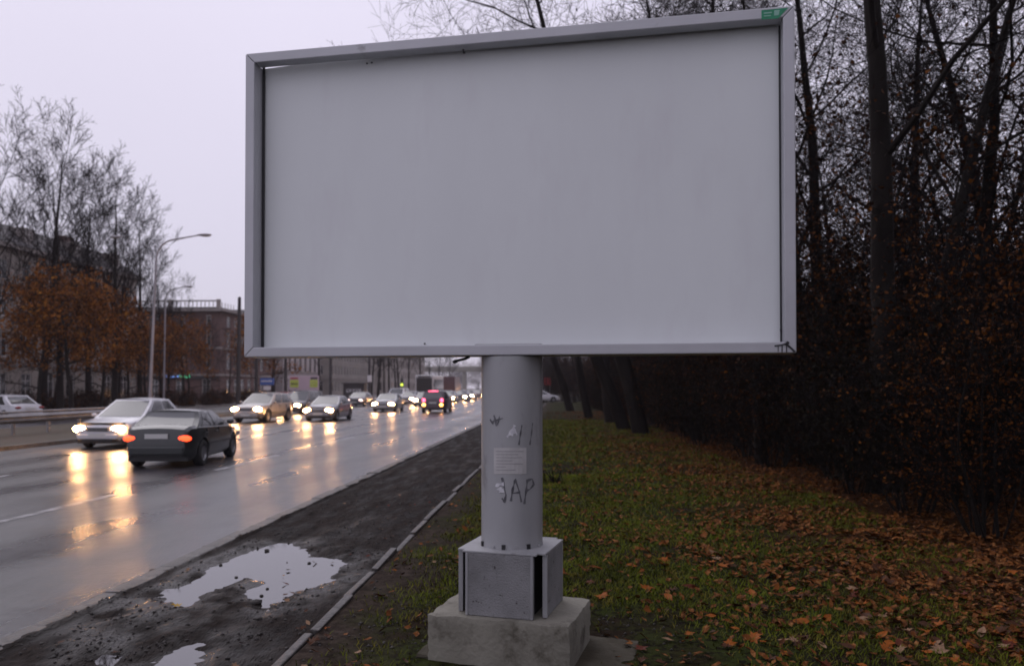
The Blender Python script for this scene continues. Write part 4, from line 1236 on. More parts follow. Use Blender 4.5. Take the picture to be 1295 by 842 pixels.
# its lit shop sign
sg_ = thing('shop_sign', 'small lit shop sign, blue letters then green, on the brick corner house', 'sign', (BL - 5.4, y0 - .26, 3.02))
MB().box(-1.75, 1.75, -.05, .02, -.02, .42).build('sign_box', M['black'], sg_)
rs = random.Random(12)
x = -1.62
for k in range(11):
    hh = rs.choice((.26, .32, .22))
    MB().box(x, x + .20, -.075, -.052, .06, .06 + hh).build('lit_letter', M['sign_blue_lit' if k < 6 else 'sign_green_lit'], sg_); x += .30
# 3. pale pink house and 4. grey-beige house along the road
road_house('tall_house', 'pale pink plastered house with tall narrow windows beyond the brick house', 122, 141, 12.4, 14.3, M['wall_pale'], [(1.0, 3.2), (4.2, 6.9), (7.5, 9.7), (10.2, 11.9)], 2.6, 1.1, True, trimz=(4.2,))
road_house('office_house', 'long grey-beige house with close rows of white windows', 147, 182, 18.0, 20.5, M['wall_beige'], [(1.0, 3.0), (4.2, 6.0), (7.0, 8.8), (9.8, 11.6), (12.6, 14.4), (15.2, 16.8)], 2.1, 1.0, False, trimz=(3.4,))
road_house('far_house', 'hazy grey house at the far end of the side street', 195, 250, 16.0, 18.5, M['wall_grey'], [(1.0, 3.0), (4.2, 6.0), (7.0, 8.8), (9.8, 11.6), (12.6, 14.4)], 3.0, 1.1, True)
# overpass across the road, far off in the haze
ov = thing('overpass', 'hazy concrete overpass crossing the far end of the road', 'bridge', (0, 480, 0))
MB().box(-90, 90, -5, 5, 11.0, 13.0).build('deck', M['concrete'], ov, bevel=.1)
MB().box(-90, 90, -5.2, -5.02, 12.5, 14.2).build('parapet', M['concrete'], ov)
for x in (-60, -30, -1, 30, 60):
    MB().box(x - 1.0, x + 1.0, -3, 3, -.2, 10.98).build('pier', M['concrete'], ov, bevel=.1)
# ================================================================== TREES AND SHRUBS
def perp(d, az):
    a = d.orthogonal().normalized(); b = d.cross(a)
    return a * math.cos(az) + b * math.sin(az)
def grow(rg, spec):
    """returns thick paths (points, radii) and thin segments (p0, p1, r0, r1), twig tips"""
    thick, thin, tips = [], [], []
    N = len(spec['n'])
    def br(p, d, ln, r, lv):
        ns = spec['seg'][lv]
        pts, rad, dirs = [p.copy()], [r], [d.copy()]
        tipf = spec['tip'][lv]
        for k in range(ns):
            wv = spec['wob'][lv]
            d = (d + Vector((rg.gauss(0, wv), rg.gauss(0, wv), rg.gauss(0, wv))) + Vector((0, 0, spec['up'][lv]))).normalized()
            p = p + d * (ln / ns)
            pts.append(p.copy()); dirs.append(d.copy()); rad.append(max(r * (1 - (1 - tipf) * (k + 1) / ns), spec['rmin']))
        if lv < spec['thick']:
            thick.append((pts, rad))
        else:
            for k in range(ns): thin.append((*pts[k], *pts[k + 1], rad[k], rad[k + 1]))
        if lv >= N - 1:
            tips.append(pts[-1]); tips.append(pts[len(pts) // 2])
        if lv < N:
            nc = spec['n'][lv]
            az = rg.uniform(0, 6.28)
            for c in range(nc):
                f = spec['from'][lv] + (1 - spec['from'][lv]) * (c + rg.random() * .9) / nc
                f = min(f, .999)
                i = min(int(f * ns), ns - 1); u = f * ns - i
                q = pts[i].lerp(pts[i + 1], u); rr_ = rad[i] + (rad[i + 1] - rad[i]) * u
                az += 2.4 + rg.uniform(-.6, .6)
                an = R(rg.gauss(spec['ang'][lv], 9))
                nd = (dirs[i + 1] * math.cos(an) + perp(dirs[i + 1], az) * math.sin(an)).normalized()
                nl = ln * spec['len'][lv] * rg.uniform(.65, 1.15) * (1 - spec['fall'][lv] * f)
                br(q, nd, nl, max(rr_ * spec['rr'][lv] * rg.uniform(.7, 1), spec['rmin']), lv + 1)
    for (p, d, ln, r) in spec['stems']:
        br(Vector(p), Vector(d).normalized(), ln, r, 0)
    return thick, np.array(thin, np.float32).reshape(-1, 8), tips
def prisms(seg, n):
    P0, P1 = seg[:, 0:3], seg[:, 3:6]
    D = P1 - P0; D = D / (np.linalg.norm(D, axis=1, keepdims=True) + 1e-9)
    ref = np.where(np.abs(D[:, 2:3]) > .9, np.array([[1., 0, 0]]), np.array([[0, 0, 1.]]))
    A = np.cross(D, ref); A /= np.linalg.norm(A, axis=1, keepdims=True) + 1e-9
    B = np.cross(D, A)
    V = np.zeros((len(seg), 2, n, 3), np.float32)
    for k in range(n):
        t_ = 2 * math.pi * k / n
        o = A * math.cos(t_) + B * math.sin(t_)
        V[:, 0, k] = P0 + o * seg[:, 6:7]; V[:, 1, k] = P1 + o * seg[:, 7:8]
    base = np.arange(len(seg))[:, None] * 2 * n
    F = [np.stack([base[:, 0] + k, base[:, 0] + (k + 1) % n, base[:, 0] + n + (k + 1) % n, base[:, 0] + n + k], 1) for k in range(n)]
    return V.reshape(-1, 3), np.concatenate(F)
def thin_mesh(name, seg):
    big = seg[:, 6] > .02
    Vs, Fs, off = [], [], 0
    for s_, n in ((seg[big], 6), (seg[~big], 3)):
        if len(s_):
            v, f = prisms(s_, n); Vs.append(v); Fs.append(f + off); off += len(v)
    return npmesh(name, np.concatenate(Vs), np.concatenate(Fs), True)
def leaf_quads(name, C, size, g, droop=.3):
    n = len(C); C = np.asarray(C, np.float32)
    a = g.normal(size=(n, 3)); a[:, 2] -= droop; a /= np.linalg.norm(a, axis=1, keepdims=True)
    b = np.cross(a, g.normal(size=(n, 3))); b /= np.linalg.norm(b, axis=1, keepdims=True) + 1e-9
    nn = np.cross(a, b)
    s_ = size * g.uniform(.6, 1.3, (n, 1))
    V = np.zeros((n, 4, 3), np.float32)
    V[:, 0] = C; V[:, 1] = C + a * s_ * .55 + b * s_ * .36 + nn * s_ * .12; V[:, 2] = C + a * s_; V[:, 3] = C + a * s_ * .55 - b * s_ * .36 + nn * s_ * .12
    i = np.arange(n)[:, None] * 4
    return npmesh(name, V.reshape(-1, 3), i + np.array([[0, 1, 2, 3]]))
def plant(name, spec, seed, bark, twig, leafm=None, leaves=0, lsize=.12, spread=.25, lmin=0.0, lmax=99, crown='crown'):
    rg = random.Random(seed); g = np.random.default_rng(seed)
    thick, thin, tips = grow(rg, spec)
    root = bpy.data.objects.new(name, None); COL.objects.link(root)
    mb = MB()
    for pts, rad in thick: mb.tube(pts, rad, 10 if rad[0] > .1 else 6, cap=True)
    mb.build('trunk' if crown == 'crown' else 'stems', bark, root, smooth=60)
    cr = link(crown, thin_mesh(crown, thin), twig, root); cr['kind'] = 'stuff'
    if leaves:
        T = np.array([(p.x, p.y, p.z) for p in tips], np.float32)
        T = T[(T[:, 2] > lmin) & (T[:, 2] < lmax)]
        # leaves hang in clumps: some tips carry many, some none
        wt = g.random(len(T)) ** 7; wt /= wt.sum()
        C = T[g.choice(len(T), leaves, p=wt)] + g.normal(0, spread, (leaves, 3))
        link('leaves', leaf_quads('leaves', C, lsize, g), leafm, cr if crown == 'crown' else root)['kind'] = 'stuff'
    return root

def broad(h, r, n0=14, lean=(0, 0), start=.28, ang=52, wide=.46, up=.03, twigs=(7, 6, 4), rmin=.006):
    return dict(stems=[((0, 0, -.3), (lean[0], lean[1], 1), h, r)], n=[n0] + list(twigs), seg=[9, 7, 5, 4, 3], wob=[.05, .10, .10, .09, .09], up=[.03, up, .03, .02, .0],
                tip=[.07, .15, .25, .35, .6], thick=2, ang=[ang, 46, 44, 42], len=[wide, .52, .58, .64], fall=[.45, .35, .3, .2], rr=[.48, .5, .5, .5], rmin=rmin, **{'from': [start, .22, .2, .15]})
def ascending(h, r, n0=16, rmin=.007, twigs=(8, 6, 3), start=.22):
    return dict(stems=[((0, 0, -.3), (0.02, 0.0, 1), h, r)], n=[n0] + list(twigs), seg=[9, 6, 4, 3, 2], wob=[.035, .06, .07, .07, .07], up=[.05, .13, .08, .05, .03],
                tip=[.12, .15, .2, .3, .5], thick=2, ang=[42, 34, 32, 30], len=[.46, .52, .58, .62], fall=[.5, .35, .3, .2], rr=[.42, .48, .5, .5], rmin=rmin, **{'from': [start, .2, .2, .15]})

def place(proto, used, loc, rz, sc, label, cat, group=None, tilt=(0, 0)):
    o = proto if not used.get(proto.name) else copy_tree(proto)
    used[proto.name] = True
    o.location = loc; o.rotation_euler = (tilt[0], tilt[1], rz); o.scale = (sc, sc, sc) if not isinstance(sc, tuple) else sc
    for k in ('group',):
        if k in o: del o[k]
    tag(o, label, cat, group)
    return o
USED = {}
# ---- the wood on the right
WAS = broad(17.5, .25, 14, lean=(-.03, 0), start=.34, ang=44, wide=.40, up=.06, twigs=(7, 6, 4), rmin=.005)
WAS['stems'] += [((.26, .10, -.3), (.07, .03, 1), 14.0, .16), ((-.2, .12, -.3), (-.04, .06, 1), 10.0, .09)]
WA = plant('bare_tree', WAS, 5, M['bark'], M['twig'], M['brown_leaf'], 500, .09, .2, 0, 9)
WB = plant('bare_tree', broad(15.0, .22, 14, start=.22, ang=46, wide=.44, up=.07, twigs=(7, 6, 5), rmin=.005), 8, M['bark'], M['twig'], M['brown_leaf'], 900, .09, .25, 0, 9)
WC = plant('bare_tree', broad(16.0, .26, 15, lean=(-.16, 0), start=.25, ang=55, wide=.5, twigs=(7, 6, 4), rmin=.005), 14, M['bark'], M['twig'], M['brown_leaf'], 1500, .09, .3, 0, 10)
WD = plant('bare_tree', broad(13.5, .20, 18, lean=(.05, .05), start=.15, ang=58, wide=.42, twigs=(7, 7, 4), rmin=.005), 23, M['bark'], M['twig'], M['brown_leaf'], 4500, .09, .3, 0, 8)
place(WA, USED, tuple(at(1119, 14.0)), R(10), 1.0, 'stout dark forked tree close beside the billboard, bare to its tips', 'tree', tilt=(0, R(6.5)))
place(WC, USED, (7.9, 12.6, 0), R(160), 1.0, 'leaning bare tree with long low boughs beyond the stout forked tree', 'tree', tilt=(0, R(-6)))
GW = 'bare trees standing in the wood'
LW = 'bare dark tree standing in the thicket of the wood'
wood = [(6.4, 20, WB, 1.0), (8.6, 17.5, WD, 1.05), (5.6, 25.5, WB, 1.05), (9.6, 24, WC, 1.0), (7.4, 29.5, WD, 1.1), (13.0, 29, WA, .95), (10.6, 15.2, WD, .85), (4.8, 19.5, WD, .8),
        (6.3, 37, WB, 1.1), (11, 38, WC, 1.05), (5.2, 48, WA, 1.0), (9.2, 52, WB, 1.1), (15, 44, WD, 1.2), (4.4, 61, WC, .95), (8.2, 66, WD, 1.2), (3.6, 78, WB, 1.1), (7, 86, WA, 1.0), (12, 70, WB, 1.2), (17.5, 24, WD, 1.1), (18, 36, WA, 1.05), (11.5, 20.5, WB, 1.1), (4.9, 29, WD, 1.1), (15.5, 17.5, WB, 1.1), (7.2, 22.5, WD, 1.15), (4.7, 27.5, WB, 1.22), (5.4, 33, WB, 1.35), (4.6, 40, WD, 1.6)]
for k, (x, y, pr, sc) in enumerate(wood):
    kd = (WA, WB, WC, WD).index(pr); dp = 0 if x < 7 else 1
    lb = (('stout many-stemmed bare tree', 'upright bare tree with steep fine branches', 'crooked bare tree with long wide boughs', 'bushy bare tree keeping brown leaves low down')[kd] + ' ' + ('near the edge of the wood' if dp == 0 else 'deep in the wood'))
    place(pr, USED, (x, y, 0), rng.uniform(0, 6.28), sc * rng.uniform(.95, 1.05), lb, 'tree', 'wood: ' + lb)
GL = 'leaning trees along the far edge of the lawn'
for k, (px, py, lx) in enumerate([(791, 544, -13), (745, 529, -11), (722, 520, -9), (771, 535, -8), (812, 549, -6)]):
    p = gp(px, py)
    place(WB if k % 2 else WC, USED, (p.x, p.y, 0), rng.uniform(-.4, .4), 1.2 + .04 * k, 'leaning dark trunk at the leafy far edge of the lawn', 'tree', GL, tilt=(0, R(lx)))

# ---- undergrowth
def shrub_spec(h, ns, seed, rmin=.005):
    rg = random.Random(seed)
    st = []
    for k in range(ns):
        a = rg.uniform(0, 6.28); s_ = rg.uniform(.1, .55)
        st.append(((math.cos(a) * .35 * rg.random(), math.sin(a) * .35 * rg.random(), -.1), (math.cos(a) * s_, math.sin(a) * s_, 1), h * rg.uniform(.65, 1.05), .022 + .012 * rg.random()))
    return dict(stems=st, n=[8, 6, 4], seg=[6, 4, 3, 2], wob=[.10, .16, .2, .25], up=[.02, .02, .0, -.02], tip=[.3, .3, .4, .6], thick=1, ang=[46, 44, 42], len=[.42, .5, .5], fall=[.35, .3, .2], rr=[.55, .55, .55], rmin=rmin, **{'from': [.12, .15, .15]})
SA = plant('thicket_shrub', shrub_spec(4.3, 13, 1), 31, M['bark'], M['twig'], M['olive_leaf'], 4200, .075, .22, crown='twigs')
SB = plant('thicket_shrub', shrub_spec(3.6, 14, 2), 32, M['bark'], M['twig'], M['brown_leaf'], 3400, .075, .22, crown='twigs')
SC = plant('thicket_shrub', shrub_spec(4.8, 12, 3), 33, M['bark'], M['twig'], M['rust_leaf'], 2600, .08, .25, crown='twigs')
GS = 'shrubs of the dark thicket'
LS = {SA.name: 'dense dark olive-leaved shrub in the thicket at the wood edge', SB.name: 'low dense brown-leaved shrub in the thicket at the wood edge', SC.name: 'tall thin brown-leaved shrub in the thicket at the wood edge'}
def border(y):
    return float(np.interp(y, [0, 8, 14, 20, 27, 35, 50, 70, 95], [5.4, 5.0, 4.6, 4.3, 4.0, 3.7, 2.6, 2.4, 2.6]))
rows = [(0.75, 1.6, .62), (2.0, 1.7, .95), (3.6, 2.0, 1.2), (5.8, 2.4, 1.35), (9.0, 3.0, 1.5), (13.5, 4.0, 1.7)]
for ri, (off, step, sc) in enumerate(rows):
    y = 4.6 + ri * .5
    while y < (96 if ri < 4 else 60):
        pr = (SA, SB, SC)[rng.randrange(3)]
        x = border(y) + off + rng.uniform(-.4, .4)
        # keep only what the picture can see: right part of the view
        if (x / max(y, .1)) < .66:
            s_ = sc * rng.uniform(.8, 1.2)
            o = place(pr, USED, (x, y, 0), rng.uniform(0, 6.28), (s_ * 1.1, s_ * 1.1, s_), LS[pr.name.split('.')[0]] if False else {SA: LS[SA.name], SB: LS[SB.name], SC: LS[SC.name]}[pr] if False else '', 'shrub', GS)
            o['label'] = ('dense dark olive-leaved shrub in the thicket at the wood edge', 'low dense brown-leaved shrub in the thicket at the wood edge', 'tall thin brown-leaved shrub in the thicket at the wood edge')[(SA, SB, SC).index(pr)]
            o['group'] = ('olive shrubs of the thicket', 'low brown shrubs of the thicket', 'tall brown shrubs of the thicket')[(SA, SB, SC).index(pr)]
        y += step * rng.uniform(.8, 1.25) * (1 + y / 60)
# unseen wood added beside and behind the viewer for shade; more beyond the lawn
for k, (x, y, pr, sc) in enumerate([(8.4, 5.0, WA, 1.0), (8.0, 1.0, WD, 1.1), (11, 3.0, WB, 1.1), (7.8, -3.5, WC, 1.0), (10.5, -1.0, WA, 1.0), (8.5, -8, WB, 1.1), (6.8, -12, WA, 1.0),
                                    (1.5, 104, WB, 1.1), (-1.0, 112, WD, 1.2), (4.5, 108, WA, 1.0), (0.5, 122, WC, 1.1), (-2.0, 128, WB, 1.2), (8, 118, WD, 1.3), (3.5, 135, WB, 1.2), (-1.5, 145, WA, 1.1), (6, 100, WC, 1.0)]):
    place(pr, USED, (x, y, 0), k * 1.9, sc, 'unseen bare dark tree of the wood, added to shade the lawn' if y < 10 else 'bare dark tree of the wood past the end of the lawn', 'tree', 'unseen trees of the wood added for shade' if y < 10 else 'trees of the wood past the lawn')
for k in range(26):
    near_ = k < 12
    x, y = (5.4 + 1.1 * (k % 3) + .4 * rng.random(), 4.0 - k * 1.1) if near_ else (-2.5 + (k - 12) * .75, 103 + 4 * (k % 4))
    o = place((SA, SB, SC)[k % 3], USED, (x, y, 0), k * 1.7, 1.0 if near_ else 1.5, 'unseen dark shrub of the thicket, added to shade the lawn' if near_ else 'dark shrub of the thicket past the end of the lawn', 'shrub', 'unseen shrubs added for shade' if near_ else 'shrubs past the end of the lawn')
# a small twiggy weed on the lawn behind the post
sw = plant('small_shrub', dict(shrub_spec(.75, 9, 7, .003), **{'n': [4, 3], 'seg': [4, 3, 2]}), 41, M['bark'], M['twig'], crown='twigs')
place(sw, USED, gp(703, 612) + Vector((0, 0, .02)), 0, .55, 'small leafless bush on the open grass behind the post', 'shrub')

# ---- across the road
LA = plant('tall_bare_tree', ascending(18.4, .27, 15, twigs=(7, 6, 4), rmin=.010), 51, M['bark_far'], M['twig_far'])
LB = plant('tall_bare_tree', ascending(16.0, .24, 14, twigs=(7, 6, 4), start=.3, rmin=.010), 52, M['bark_far'], M['twig_far'])
AM = plant('amber_tree', broad(9.0, .17, 14, start=.25, ang=60, wide=.5, twigs=(6, 5, 3), rmin=.01), 61, M['bark_far'], M['twig_far'], M['amber_leaf'], 3800, .19, .30, 3.4, 9)
AN = plant('amber_tree', broad(7.5, .15, 13, start=.25, ang=66, wide=.56, twigs=(6, 5, 3), rmin=.01), 62, M['bark_far'], M['twig_far'], M['amber_leaf'], 3200, .19, .30, 3.0, 9)
def L_(px, d): return at(px, d, 0.1)
place(LA, USED, L_(53, 55), R(20), 1.0, 'tallest bare tree on the far side, straight-stemmed among the amber trees', 'tree')
place(LB, USED, L_(76, 52), R(120), 1.0, 'bare tree leaning apart from the tallest bare tree', 'tree', tilt=(0, R(7)))
place(LB, USED, L_(113, 60), R(250), .98, 'bare tree between the tallest bare tree and the street lamps', 'tree', tilt=(0, R(2)))
place(LA, USED, L_(-22, 50), R(80), .98, 'bare tree at the near end of the sooty apartment house', 'tree')
place(LB, USED, L_(176, 70), R(40), 1.02, 'bushy bare tree behind the street lamps', 'tree')
place(LA, USED, L_(232, 84), R(250), .62, 'bare tree half hiding the balustrade of the red brick house', 'tree')
place(LB, USED, L_(146, 58), R(210), 1.0, 'bare tree leaning over the amber tree nearest the street lamps', 'tree')
place(LA, USED, L_(205, 84), R(140), .76, 'lower bare tree before the red brick house, beside the far lamp', 'tree')
place(LB, USED, L_(150, 66), R(300), .82, 'bare tree crowding the end of the sooty apartment house', 'tree')
place(LB, USED, L_(262, 84), R(10), .48, 'thin bare sapling in front of the red brick house', 'tree')
place(LA, USED, L_(290, 92), R(70), .40, 'slender bare sapling beside the dark mast', 'tree')
place(AM, USED, L_(92, 50), 0, 1.0, 'amber-leaved tree with the brightest orange crown', 'tree')
place(AN, USED, L_(48, 50), 1, 1.0, 'amber-leaved tree under the tallest bare tree', 'tree')
place(AN, USED, L_(128, 56), 2, 1.05, 'amber-leaved tree beside the street lamps, under bare branches', 'tree')
place(AM, USED, L_(70, 58), 3, 1.15, 'high amber tree rising against the sooty house wall', 'tree')
place(AM, USED, L_(212, 74), 2.2, .92, 'brown-leaved tree behind the grey street lamps', 'tree')
place(AN, USED, L_(240, 78), 4, .95, 'low amber tree in front of the red brick house', 'tree')
place(AN, USED, L_(162, 62), 3.3, .95, 'dull amber tree between the white saloon and the end of the sooty house', 'tree')
place(AN, USED, L_(185, 72), 5.2, .9, 'small amber tree right behind the foot of the grey street lamp', 'tree')
place(AN, USED, L_(326, 84), 5, 1.1, 'brown-leaved tree behind the blue road sign', 'tree')
place(LA, USED, L_(345, 96), 1, .8, 'bare tree between the brick house and the pale pink house', 'tree')
place(LB, USED, L_(404, 116), 2, .95, 'bare tree between the pale pink and grey-beige houses', 'tree')
GF = 'hazy bare trees along the far street'
for k, (px, d, sc) in enumerate([(478, 118, .8), (492, 138, .9), (505, 150, .85), (517, 168, .9), (530, 190, .9), (543, 205, .9), (556, 235, .95), (486, 175, 1.0), (500, 200, 1.0), (568, 262, .9), (470, 150, .9), (612, 290, .8), (640, 270, .9), (662, 240, .9), (676, 200, .9), (690, 160, .9), (704, 150, .9), (715, 130, .9)]):
    place((LA, LB)[k % 2], USED, L_(px, d), k * 1.3, sc, 'hazy bare tree far down the street', 'tree', GF)
# tree line beyond the overpass
for k in range(22):
    o = place((SC, SA)[k % 2], USED, (-150 + k * 9.5, 505 + 9 * (k % 3), 0), k * 1.1, (4.2, 4.2, 3.2 + .5 * (k % 3)), 'hazy dark clump of the tree line beyond the overpass', 'trees', 'tree line beyond the overpass')
# low brown bushes at the foot of the trees
SD = plant('low_bush', dict(shrub_spec(1.5, 12, 9, .008), **{'n': [6, 4], 'seg': [5, 3, 2]}), 71, M['bark_far'], M['twig_far'], M['brown_leaf'], 1500, .13, .2, crown='twigs')
for k in range(24):
    y = 38 + k * 2.1
    place(SD, USED, (-34.2 + rng.uniform(-.5, .5), y, .1), rng.uniform(0, 6), rng.uniform(.8, 1.15), 'low brown bush in the hedge under the amber trees', 'bush', 'low bushes of the hedge')

# ================================================================== LEAVES, GRASS, CLODS
g = np.random.default_rng(77)
def cand(n, x0, x1, y0, y1):
    return g.uniform(x0, x1, n), g.uniform(y0, y1, n)
def in_view(x, y):
    X = x * RT.x + y * RT.y; Z = x * FW.x + y * FW.y
    px = CX + X / np.maximum(Z, .1) * FPX; py = HORIZON + EYE / np.maximum(Z, .1) * FPX
    return (Z > 1) & (px > -30) & (px < 1325) & (py < 880), Z
def leaf_density(x, y):
    e = np.interp(y, [0, 8, 14, 20, 27, 35, 50, 70, 95], [5.4, 5.0, 4.6, 4.3, 4.0, 3.7, 2.6, 2.4, 2.6])
    d = e - x
    base = .06 + .94 / (1 + np.exp((d - 2.6) / .75))
    far = np.clip((y - 16) / 14, 0, 1)
    base = np.maximum(base, .5 * far * np.clip(1.4 - d / 4.0, 0.25, 1))
    return base * np.clip(.30 + 2.6 * (fbm(x * 1.3, y * 1.3, 91, 4) + .25), .12, 1.9)
xs_, ys_, = [], []
for n, r_ in ((26000, (-1.85, 7.5, 4.4, 12)), (26000, (-1.85, 8, 12, 30)), (12000, (-1.85, 6, 30, 60))):
    x, y = cand(n, *r_)
    ok = (g.random(n) < leaf_density(x, y) * .9) & in_view(x, y)[0]
    # nothing on the footing
    ok &= ~((np.abs(x - bc.x) < .62) & (np.abs(y - bc.y) < .52))
    xs_.append(x[ok]); ys_.append(y[ok])
lx, ly = np.concatenate(xs_), np.concatenate(ys_)
size = g.uniform(.045, .085, len(lx)) * np.where(g.random(len(lx)) < .12, 1.55, 1.0)
lz = lawn_h(lx, ly) + .012
vis, Zd = in_view(lx, ly)
order = np.argsort(-size / Zd)
near, rest = order[:270], order[270:]
def leaf_template(kind, seed):
    rg = random.Random(seed)
    if kind == 'maple':
        out_ = [(0, -.62), (.10, -.30), (.42, -.38), (.30, -.12), (.62, .10), (.30, .14), (.34, .42), (.12, .26), (0, .70), (-.12, .28), (-.36, .40), (-.28, .14), (-.60, .12), (-.30, -.12), (-.40, -.38), (-.09, -.30)]
    else:
        out_ = [(0, -.6), (.18, -.40), (.30, -.1), (.26, .2), (.10, .50), (0, .66), (-.11, .48), (-.28, .2), (-.29, -.1), (-.17, -.40)]
    c1, c2 = rg.uniform(.1, .35), rg.uniform(-.15, .3)
    zf = lambda x, y: c1 * abs(x) * 1.0 + c2 * y * y + .08 * math.sin(5 * x + 3 * y + seed)
    vs = [(0, 0, 0)] + [(x * .8, y * .8, zf(x, y)) for x, y in out_]
    return vs, [(0, i + 1, (i + 1) % len(out_) + 1) for i in range(len(out_))]
LM = ['litter_a', 'litter_b', 'litter_b', 'litter_c', 'litter_d', 'litter_b', 'litter_a']
LN = {'litter_a': 'orange', 'litter_b': 'brown', 'litter_c': 'pale tan', 'litter_d': 'rust-red', 'litter_e': 'yellow', 'litter_f': 'green'}
lmesh = {}
def leafmesh(kind, v, mk_):
    k = (kind, v, mk_)
    if k not in lmesh:
        vs, fs = leaf_template(kind, v)
        lmesh[k] = MB().add(vs, fs).mesh('fallen_leaf', M[mk_], 70)
    return lmesh[k]
def drop_leaf(x, y, z, s_, mk_, where='on the lawn', kind=None, label=None):
    kind = kind or ('maple' if rng.random() < .6 else 'oval')
    o = link('fallen_leaf', leafmesh(kind, rng.randrange(4), mk_), None, None, (x, y, z), (rng.gauss(0, .22), rng.gauss(0, .22), rng.uniform(0, 6.28)))
    o.scale = (s_, s_, s_)
    c = LN[mk_]
    sh_ = 'lobed' if kind == 'maple' else 'oval'
    return tag(o, label or f'fallen {c} {sh_} leaf lying {where}', 'leaf', f'fallen {c} {sh_} leaves {where}')
for i in near:
    drop_leaf(float(lx[i]), float(ly[i]), float(lz[i]) + .008, float(size[i]) * 1.15, rng.choice(LM))
# the rest: one mass of litter
tv, tf = leaf_template('oval', 2)
tv = np.array(tv, np.float32)[[0, 1, 3, 4, 6, 8, 9]]; tf = np.array([(0, 1, 2), (0, 2, 3), (0, 3, 4), (0, 4, 5), (0, 5, 6), (0, 6, 1)])
n = len(rest)
az = g.uniform(0, 6.28, n); tl = g.normal(0, .35, (n, 2))
ca, sa = np.cos(az), np.sin(az)
T = tv[None] * size[rest][:, None, None] * 1.1
X = T[..., 0] * ca[:, None] - T[..., 1] * sa[:, None]; Y = T[..., 0] * sa[:, None] + T[..., 1] * ca[:, None]
Z = T[..., 2] + X * tl[:, :1] + Y * tl[:, 1:]
V = np.stack([X + lx[rest][:, None], Y + ly[rest][:, None], Z + lz[rest][:, None] + .01], -1).reshape(-1, 3)
F = (np.arange(n)[:, None, None] * 7 + tf[None]).reshape(-1, 3)
o = link('leaf_litter', npmesh('leaf_litter', V, F), M['litter']); tag(o, 'carpet of small brown fallen leaves over the lawn and wood floor', 'leaves', kind='stuff')

# grass
xs_, ys_, hs_ = [], [], []
for n, r_, hh in ((52000, (-1.85, 4.6, 4.3, 8.5), .038), (70000, (-1.85, 4.6, 8.5, 17), .042), (45000, (-1.85, 4.2, 17, 45), .055)):
    x, y = cand(n, *r_)
    m_ = np.clip(1.15 - leaf_density(x, y) * .75, .1, 1) * np.clip((x + 1.62 + fbm(x * 1.5, y * 1.5, 55, 3) * 1.7) / .8, .03, 1) * np.clip(.12 + 2.8 * (fbm(x * 1.1, y * 1.1, 57, 5) + .26), .05, 1)
    # trampled bare soil about the footing
    m_ *= np.clip((np.hypot((x - bc.x - .3) * .8, y - bc.y - .1) - .75) / .7, .06, 1)
    ok = (g.random(n) < m_) & in_view(x, y)[0] & ~((np.abs(x - bc.x) < .6) & (np.abs(y - bc.y) < .5))
    xs_.append(x[ok]); ys_.append(y[ok]); hs_.append(np.full(ok.sum(), hh))
gx_, gy_, gh_ = map(np.concatenate, (xs_, ys_, hs_))
n = len(gx_)
gh_ = gh_ * g.uniform(.5, 1.3, n)
a = g.uniform(0, 6.28, n); ln_ = g.uniform(.4, 1.6, n) * gh_
dx, dy = np.cos(a) * ln_, np.sin(a) * ln_
wd = np.interp(gy_, [4, 10, 20, 45], [.0035, .005, .009, .02])
wx, wy = -np.sin(a) * wd, np.cos(a) * wd
z0 = lawn_h(gx_, gy_) - .004
V = np.zeros((n, 6, 3), np.float32)
for k, (f, u, wf) in enumerate(((0, 0, 1), (.35, .6, .8), (1, 1, .15))):
    V[:, 2 * k] = np.stack([gx_ + dx * f + wx * wf, gy_ + dy * f + wy * wf, z0 + gh_ * u], 1)
    V[:, 2 * k + 1] = np.stack([gx_ + dx * f - wx * wf, gy_ + dy * f - wy * wf, z0 + gh_ * u], 1)
b = np.arange(n)[:, None] * 6
F = np.concatenate([b + [0, 1, 3, 2], b + [2, 3, 5, 4]])
o = link('grass', npmesh('grass', V.reshape(-1, 3), F), M['grass']); tag(o, 'short damp green grass growing over the lawn', 'grass', kind='stuff')

# crumbs of mud: too many to pick apart
n = 14000
cx_, cy_ = g.uniform(-4.6, .9, n), 4.6 + 12 * g.random(n) ** 1.6
cz_ = np.where(cx_ > MUD1 + .05, lawn_h(cx_, cy_), mud_h(cx_, cy_))
keep = (cz_ > WATER + .004) & ((fbm(cx_ * 3, cy_ * 2, 95, 3) > -.05) | (g.random(n) < .25)) & ((cx_ > -4.2) | (g.random(n) < .15)) & (np.abs(cx_ - MUD1) > .05) & ((cx_ < MUD1) | (g.random(n) < .5)) & ((cx_ < -.8) | (np.hypot(cx_ - bc.x - .4, cy_ - bc.y) < 1.1)) & ~((np.abs(cx_ - bc.x) < .58) & (np.abs(cy_ - bc.y) < .5))
cx_, cy_, cz_ = cx_[keep], cy_[keep], np.maximum(cz_[keep], 0.0)
n = len(cx_)
oc = np.array([(1, 0, 0), (0, 1, 0), (-1, 0, 0), (0, -1, 0), (0, 0, .8), (0, 0, -.5)], np.float32)
of = np.array([(0, 1, 4), (1, 2, 4), (2, 3, 4), (3, 0, 4), (1, 0, 5), (2, 1, 5), (3, 2, 5), (0, 3, 5)])
sz = (.004 + .016 * g.random(n) ** 3)[:, None, None] * g.uniform(.6, 1.4, (n, 6, 1))
az = g.uniform(0, 6.28, n); ca, sa = np.cos(az)[:, None], np.sin(az)[:, None]
T = oc[None] * sz
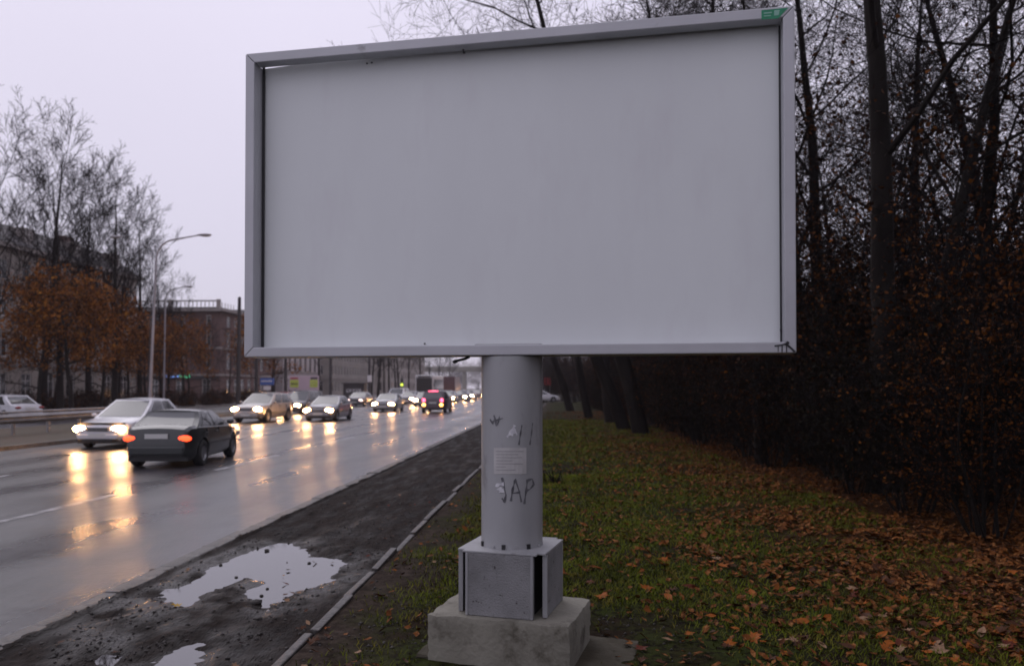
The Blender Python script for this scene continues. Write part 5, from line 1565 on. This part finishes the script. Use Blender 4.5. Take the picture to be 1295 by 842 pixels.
V = np.stack([T[..., 0] * ca - T[..., 1] * sa + cx_[:, None], T[..., 0] * sa + T[..., 1] * ca + cy_[:, None], T[..., 2] + cz_[:, None] + .002], -1).reshape(-1, 3)
o = link('mud_crumbs', npmesh('mud_crumbs', V, (np.arange(n)[:, None, None] * 6 + of[None]).reshape(-1, 3)), M['stone']); tag(o, 'crumbs of wet earth scattered over the mud strip and kerb', 'mud', kind='stuff')
# leaves and clods on the mud
o = drop_leaf(*gp(223, 766, .02), .12, 'litter_e', 'at the end of the long puddle', 'maple', 'yellow maple leaf at the tail of the long puddle')
o.rotation_euler = (.15, .1, 1.0); o['group'] = ''; del o['group']
for k in range(46):
    x = rng.uniform(-3.9, MUD1 - .05); y = rng.uniform(4.9, 13.5)
    if k < 20: x = rng.uniform(-2.5, -1.98)
    z = float(mud_h(np.array([x]), np.array([y]))[0])
    drop_leaf(x, y, max(z, WATER) + .012, rng.uniform(.04, .075), rng.choice(['litter_b', 'litter_d', 'litter_b', 'litter_c']), 'on the mud strip')
# dirt strip between edging and grass
for k in range(24):
    x, y = rng.uniform(-1.85, -.7), rng.uniform(5, 13)
    drop_leaf(x, y, lawn_z(x, y) + .014, rng.uniform(.04, .08), rng.choice(['litter_b', 'litter_c', 'litter_a']), 'on the bare soil by the edging')
def clod(px, py, s_, lab, gr=None, z=None):
    p = gp(px, py); r_ = random.Random(int(px * 7))
    bm = bmesh.new(); bmesh.ops.create_icosphere(bm, subdivisions=2, radius=1)
    for v in bm.verts: v.co *= 1 + r_.uniform(-.25, .25)
    for v in bm.verts: v.co.z *= .6
    me = bpy.data.meshes.new('mud_clod'); bm.to_mesh(me); bm.free()
    me.polygons.foreach_set('use_smooth', [True] * len(me.polygons))
    o = link('mud_clod', me, M['stone'], None, (p.x, p.y, (WATER if z is None else z) + s_ * .25)); o.scale = (s_, s_, s_)
    return tag(o, lab, 'clod', gr)
for px, py, s_ in ((337.5, 697, .03), (299, 730.5, .018), (338, 745, .016), (331, 754, .018), (391, 712.5, .02), (279, 715, .018), (363, 711.5, .008)):
    clod(px, py, s_, 'small dark clod standing in the long puddle', 'clods in the long puddle')
clod(324, 764, .05, 'larger dark clod at the near rim of the long puddle')
for k in range(60):
    x, y = rng.uniform(-4.3, MUD1 - .05), rng.uniform(4.8, 12)
    s_ = rng.uniform(.008, .022)
    me = bpy.data.meshes.get('mud_clod')
    z = float(mud_h(np.array([x]), np.array([y]))[0])
    if z < WATER: continue
    o = link('mud_clod', me, None, None, (x, y, z + s_ * .2), (0, 0, rng.uniform(0, 6))); o.scale = (s_ * 1.2, s_, s_)
    tag(o, 'little dark clod lying on the mud strip', 'clod', 'little clods on the mud')

# ================================================================== HAZE
hz = MB().box(-905, 905, -65, 905, -1.3, 27.0).build('haze', [])
hm = bpy.data.materials.new('haze'); hm.use_nodes = True
t = hm.node_tree
for n_ in list(t.nodes): t.nodes.remove(n_)
vo = t.nodes.new('ShaderNodeVolumePrincipled'); mo = t.nodes.new('ShaderNodeOutputMaterial')
vo.inputs['Color'].default_value = (0.95, 0.91, 0.98, 1)
vo.inputs['Density'].default_value = 0.00033
t.links.new(vo.outputs[0], mo.inputs['Volume'])
hz.data.materials.append(hm)
tag(hz, 'thin pale dusk haze over the street', 'haze', kind='stuff')
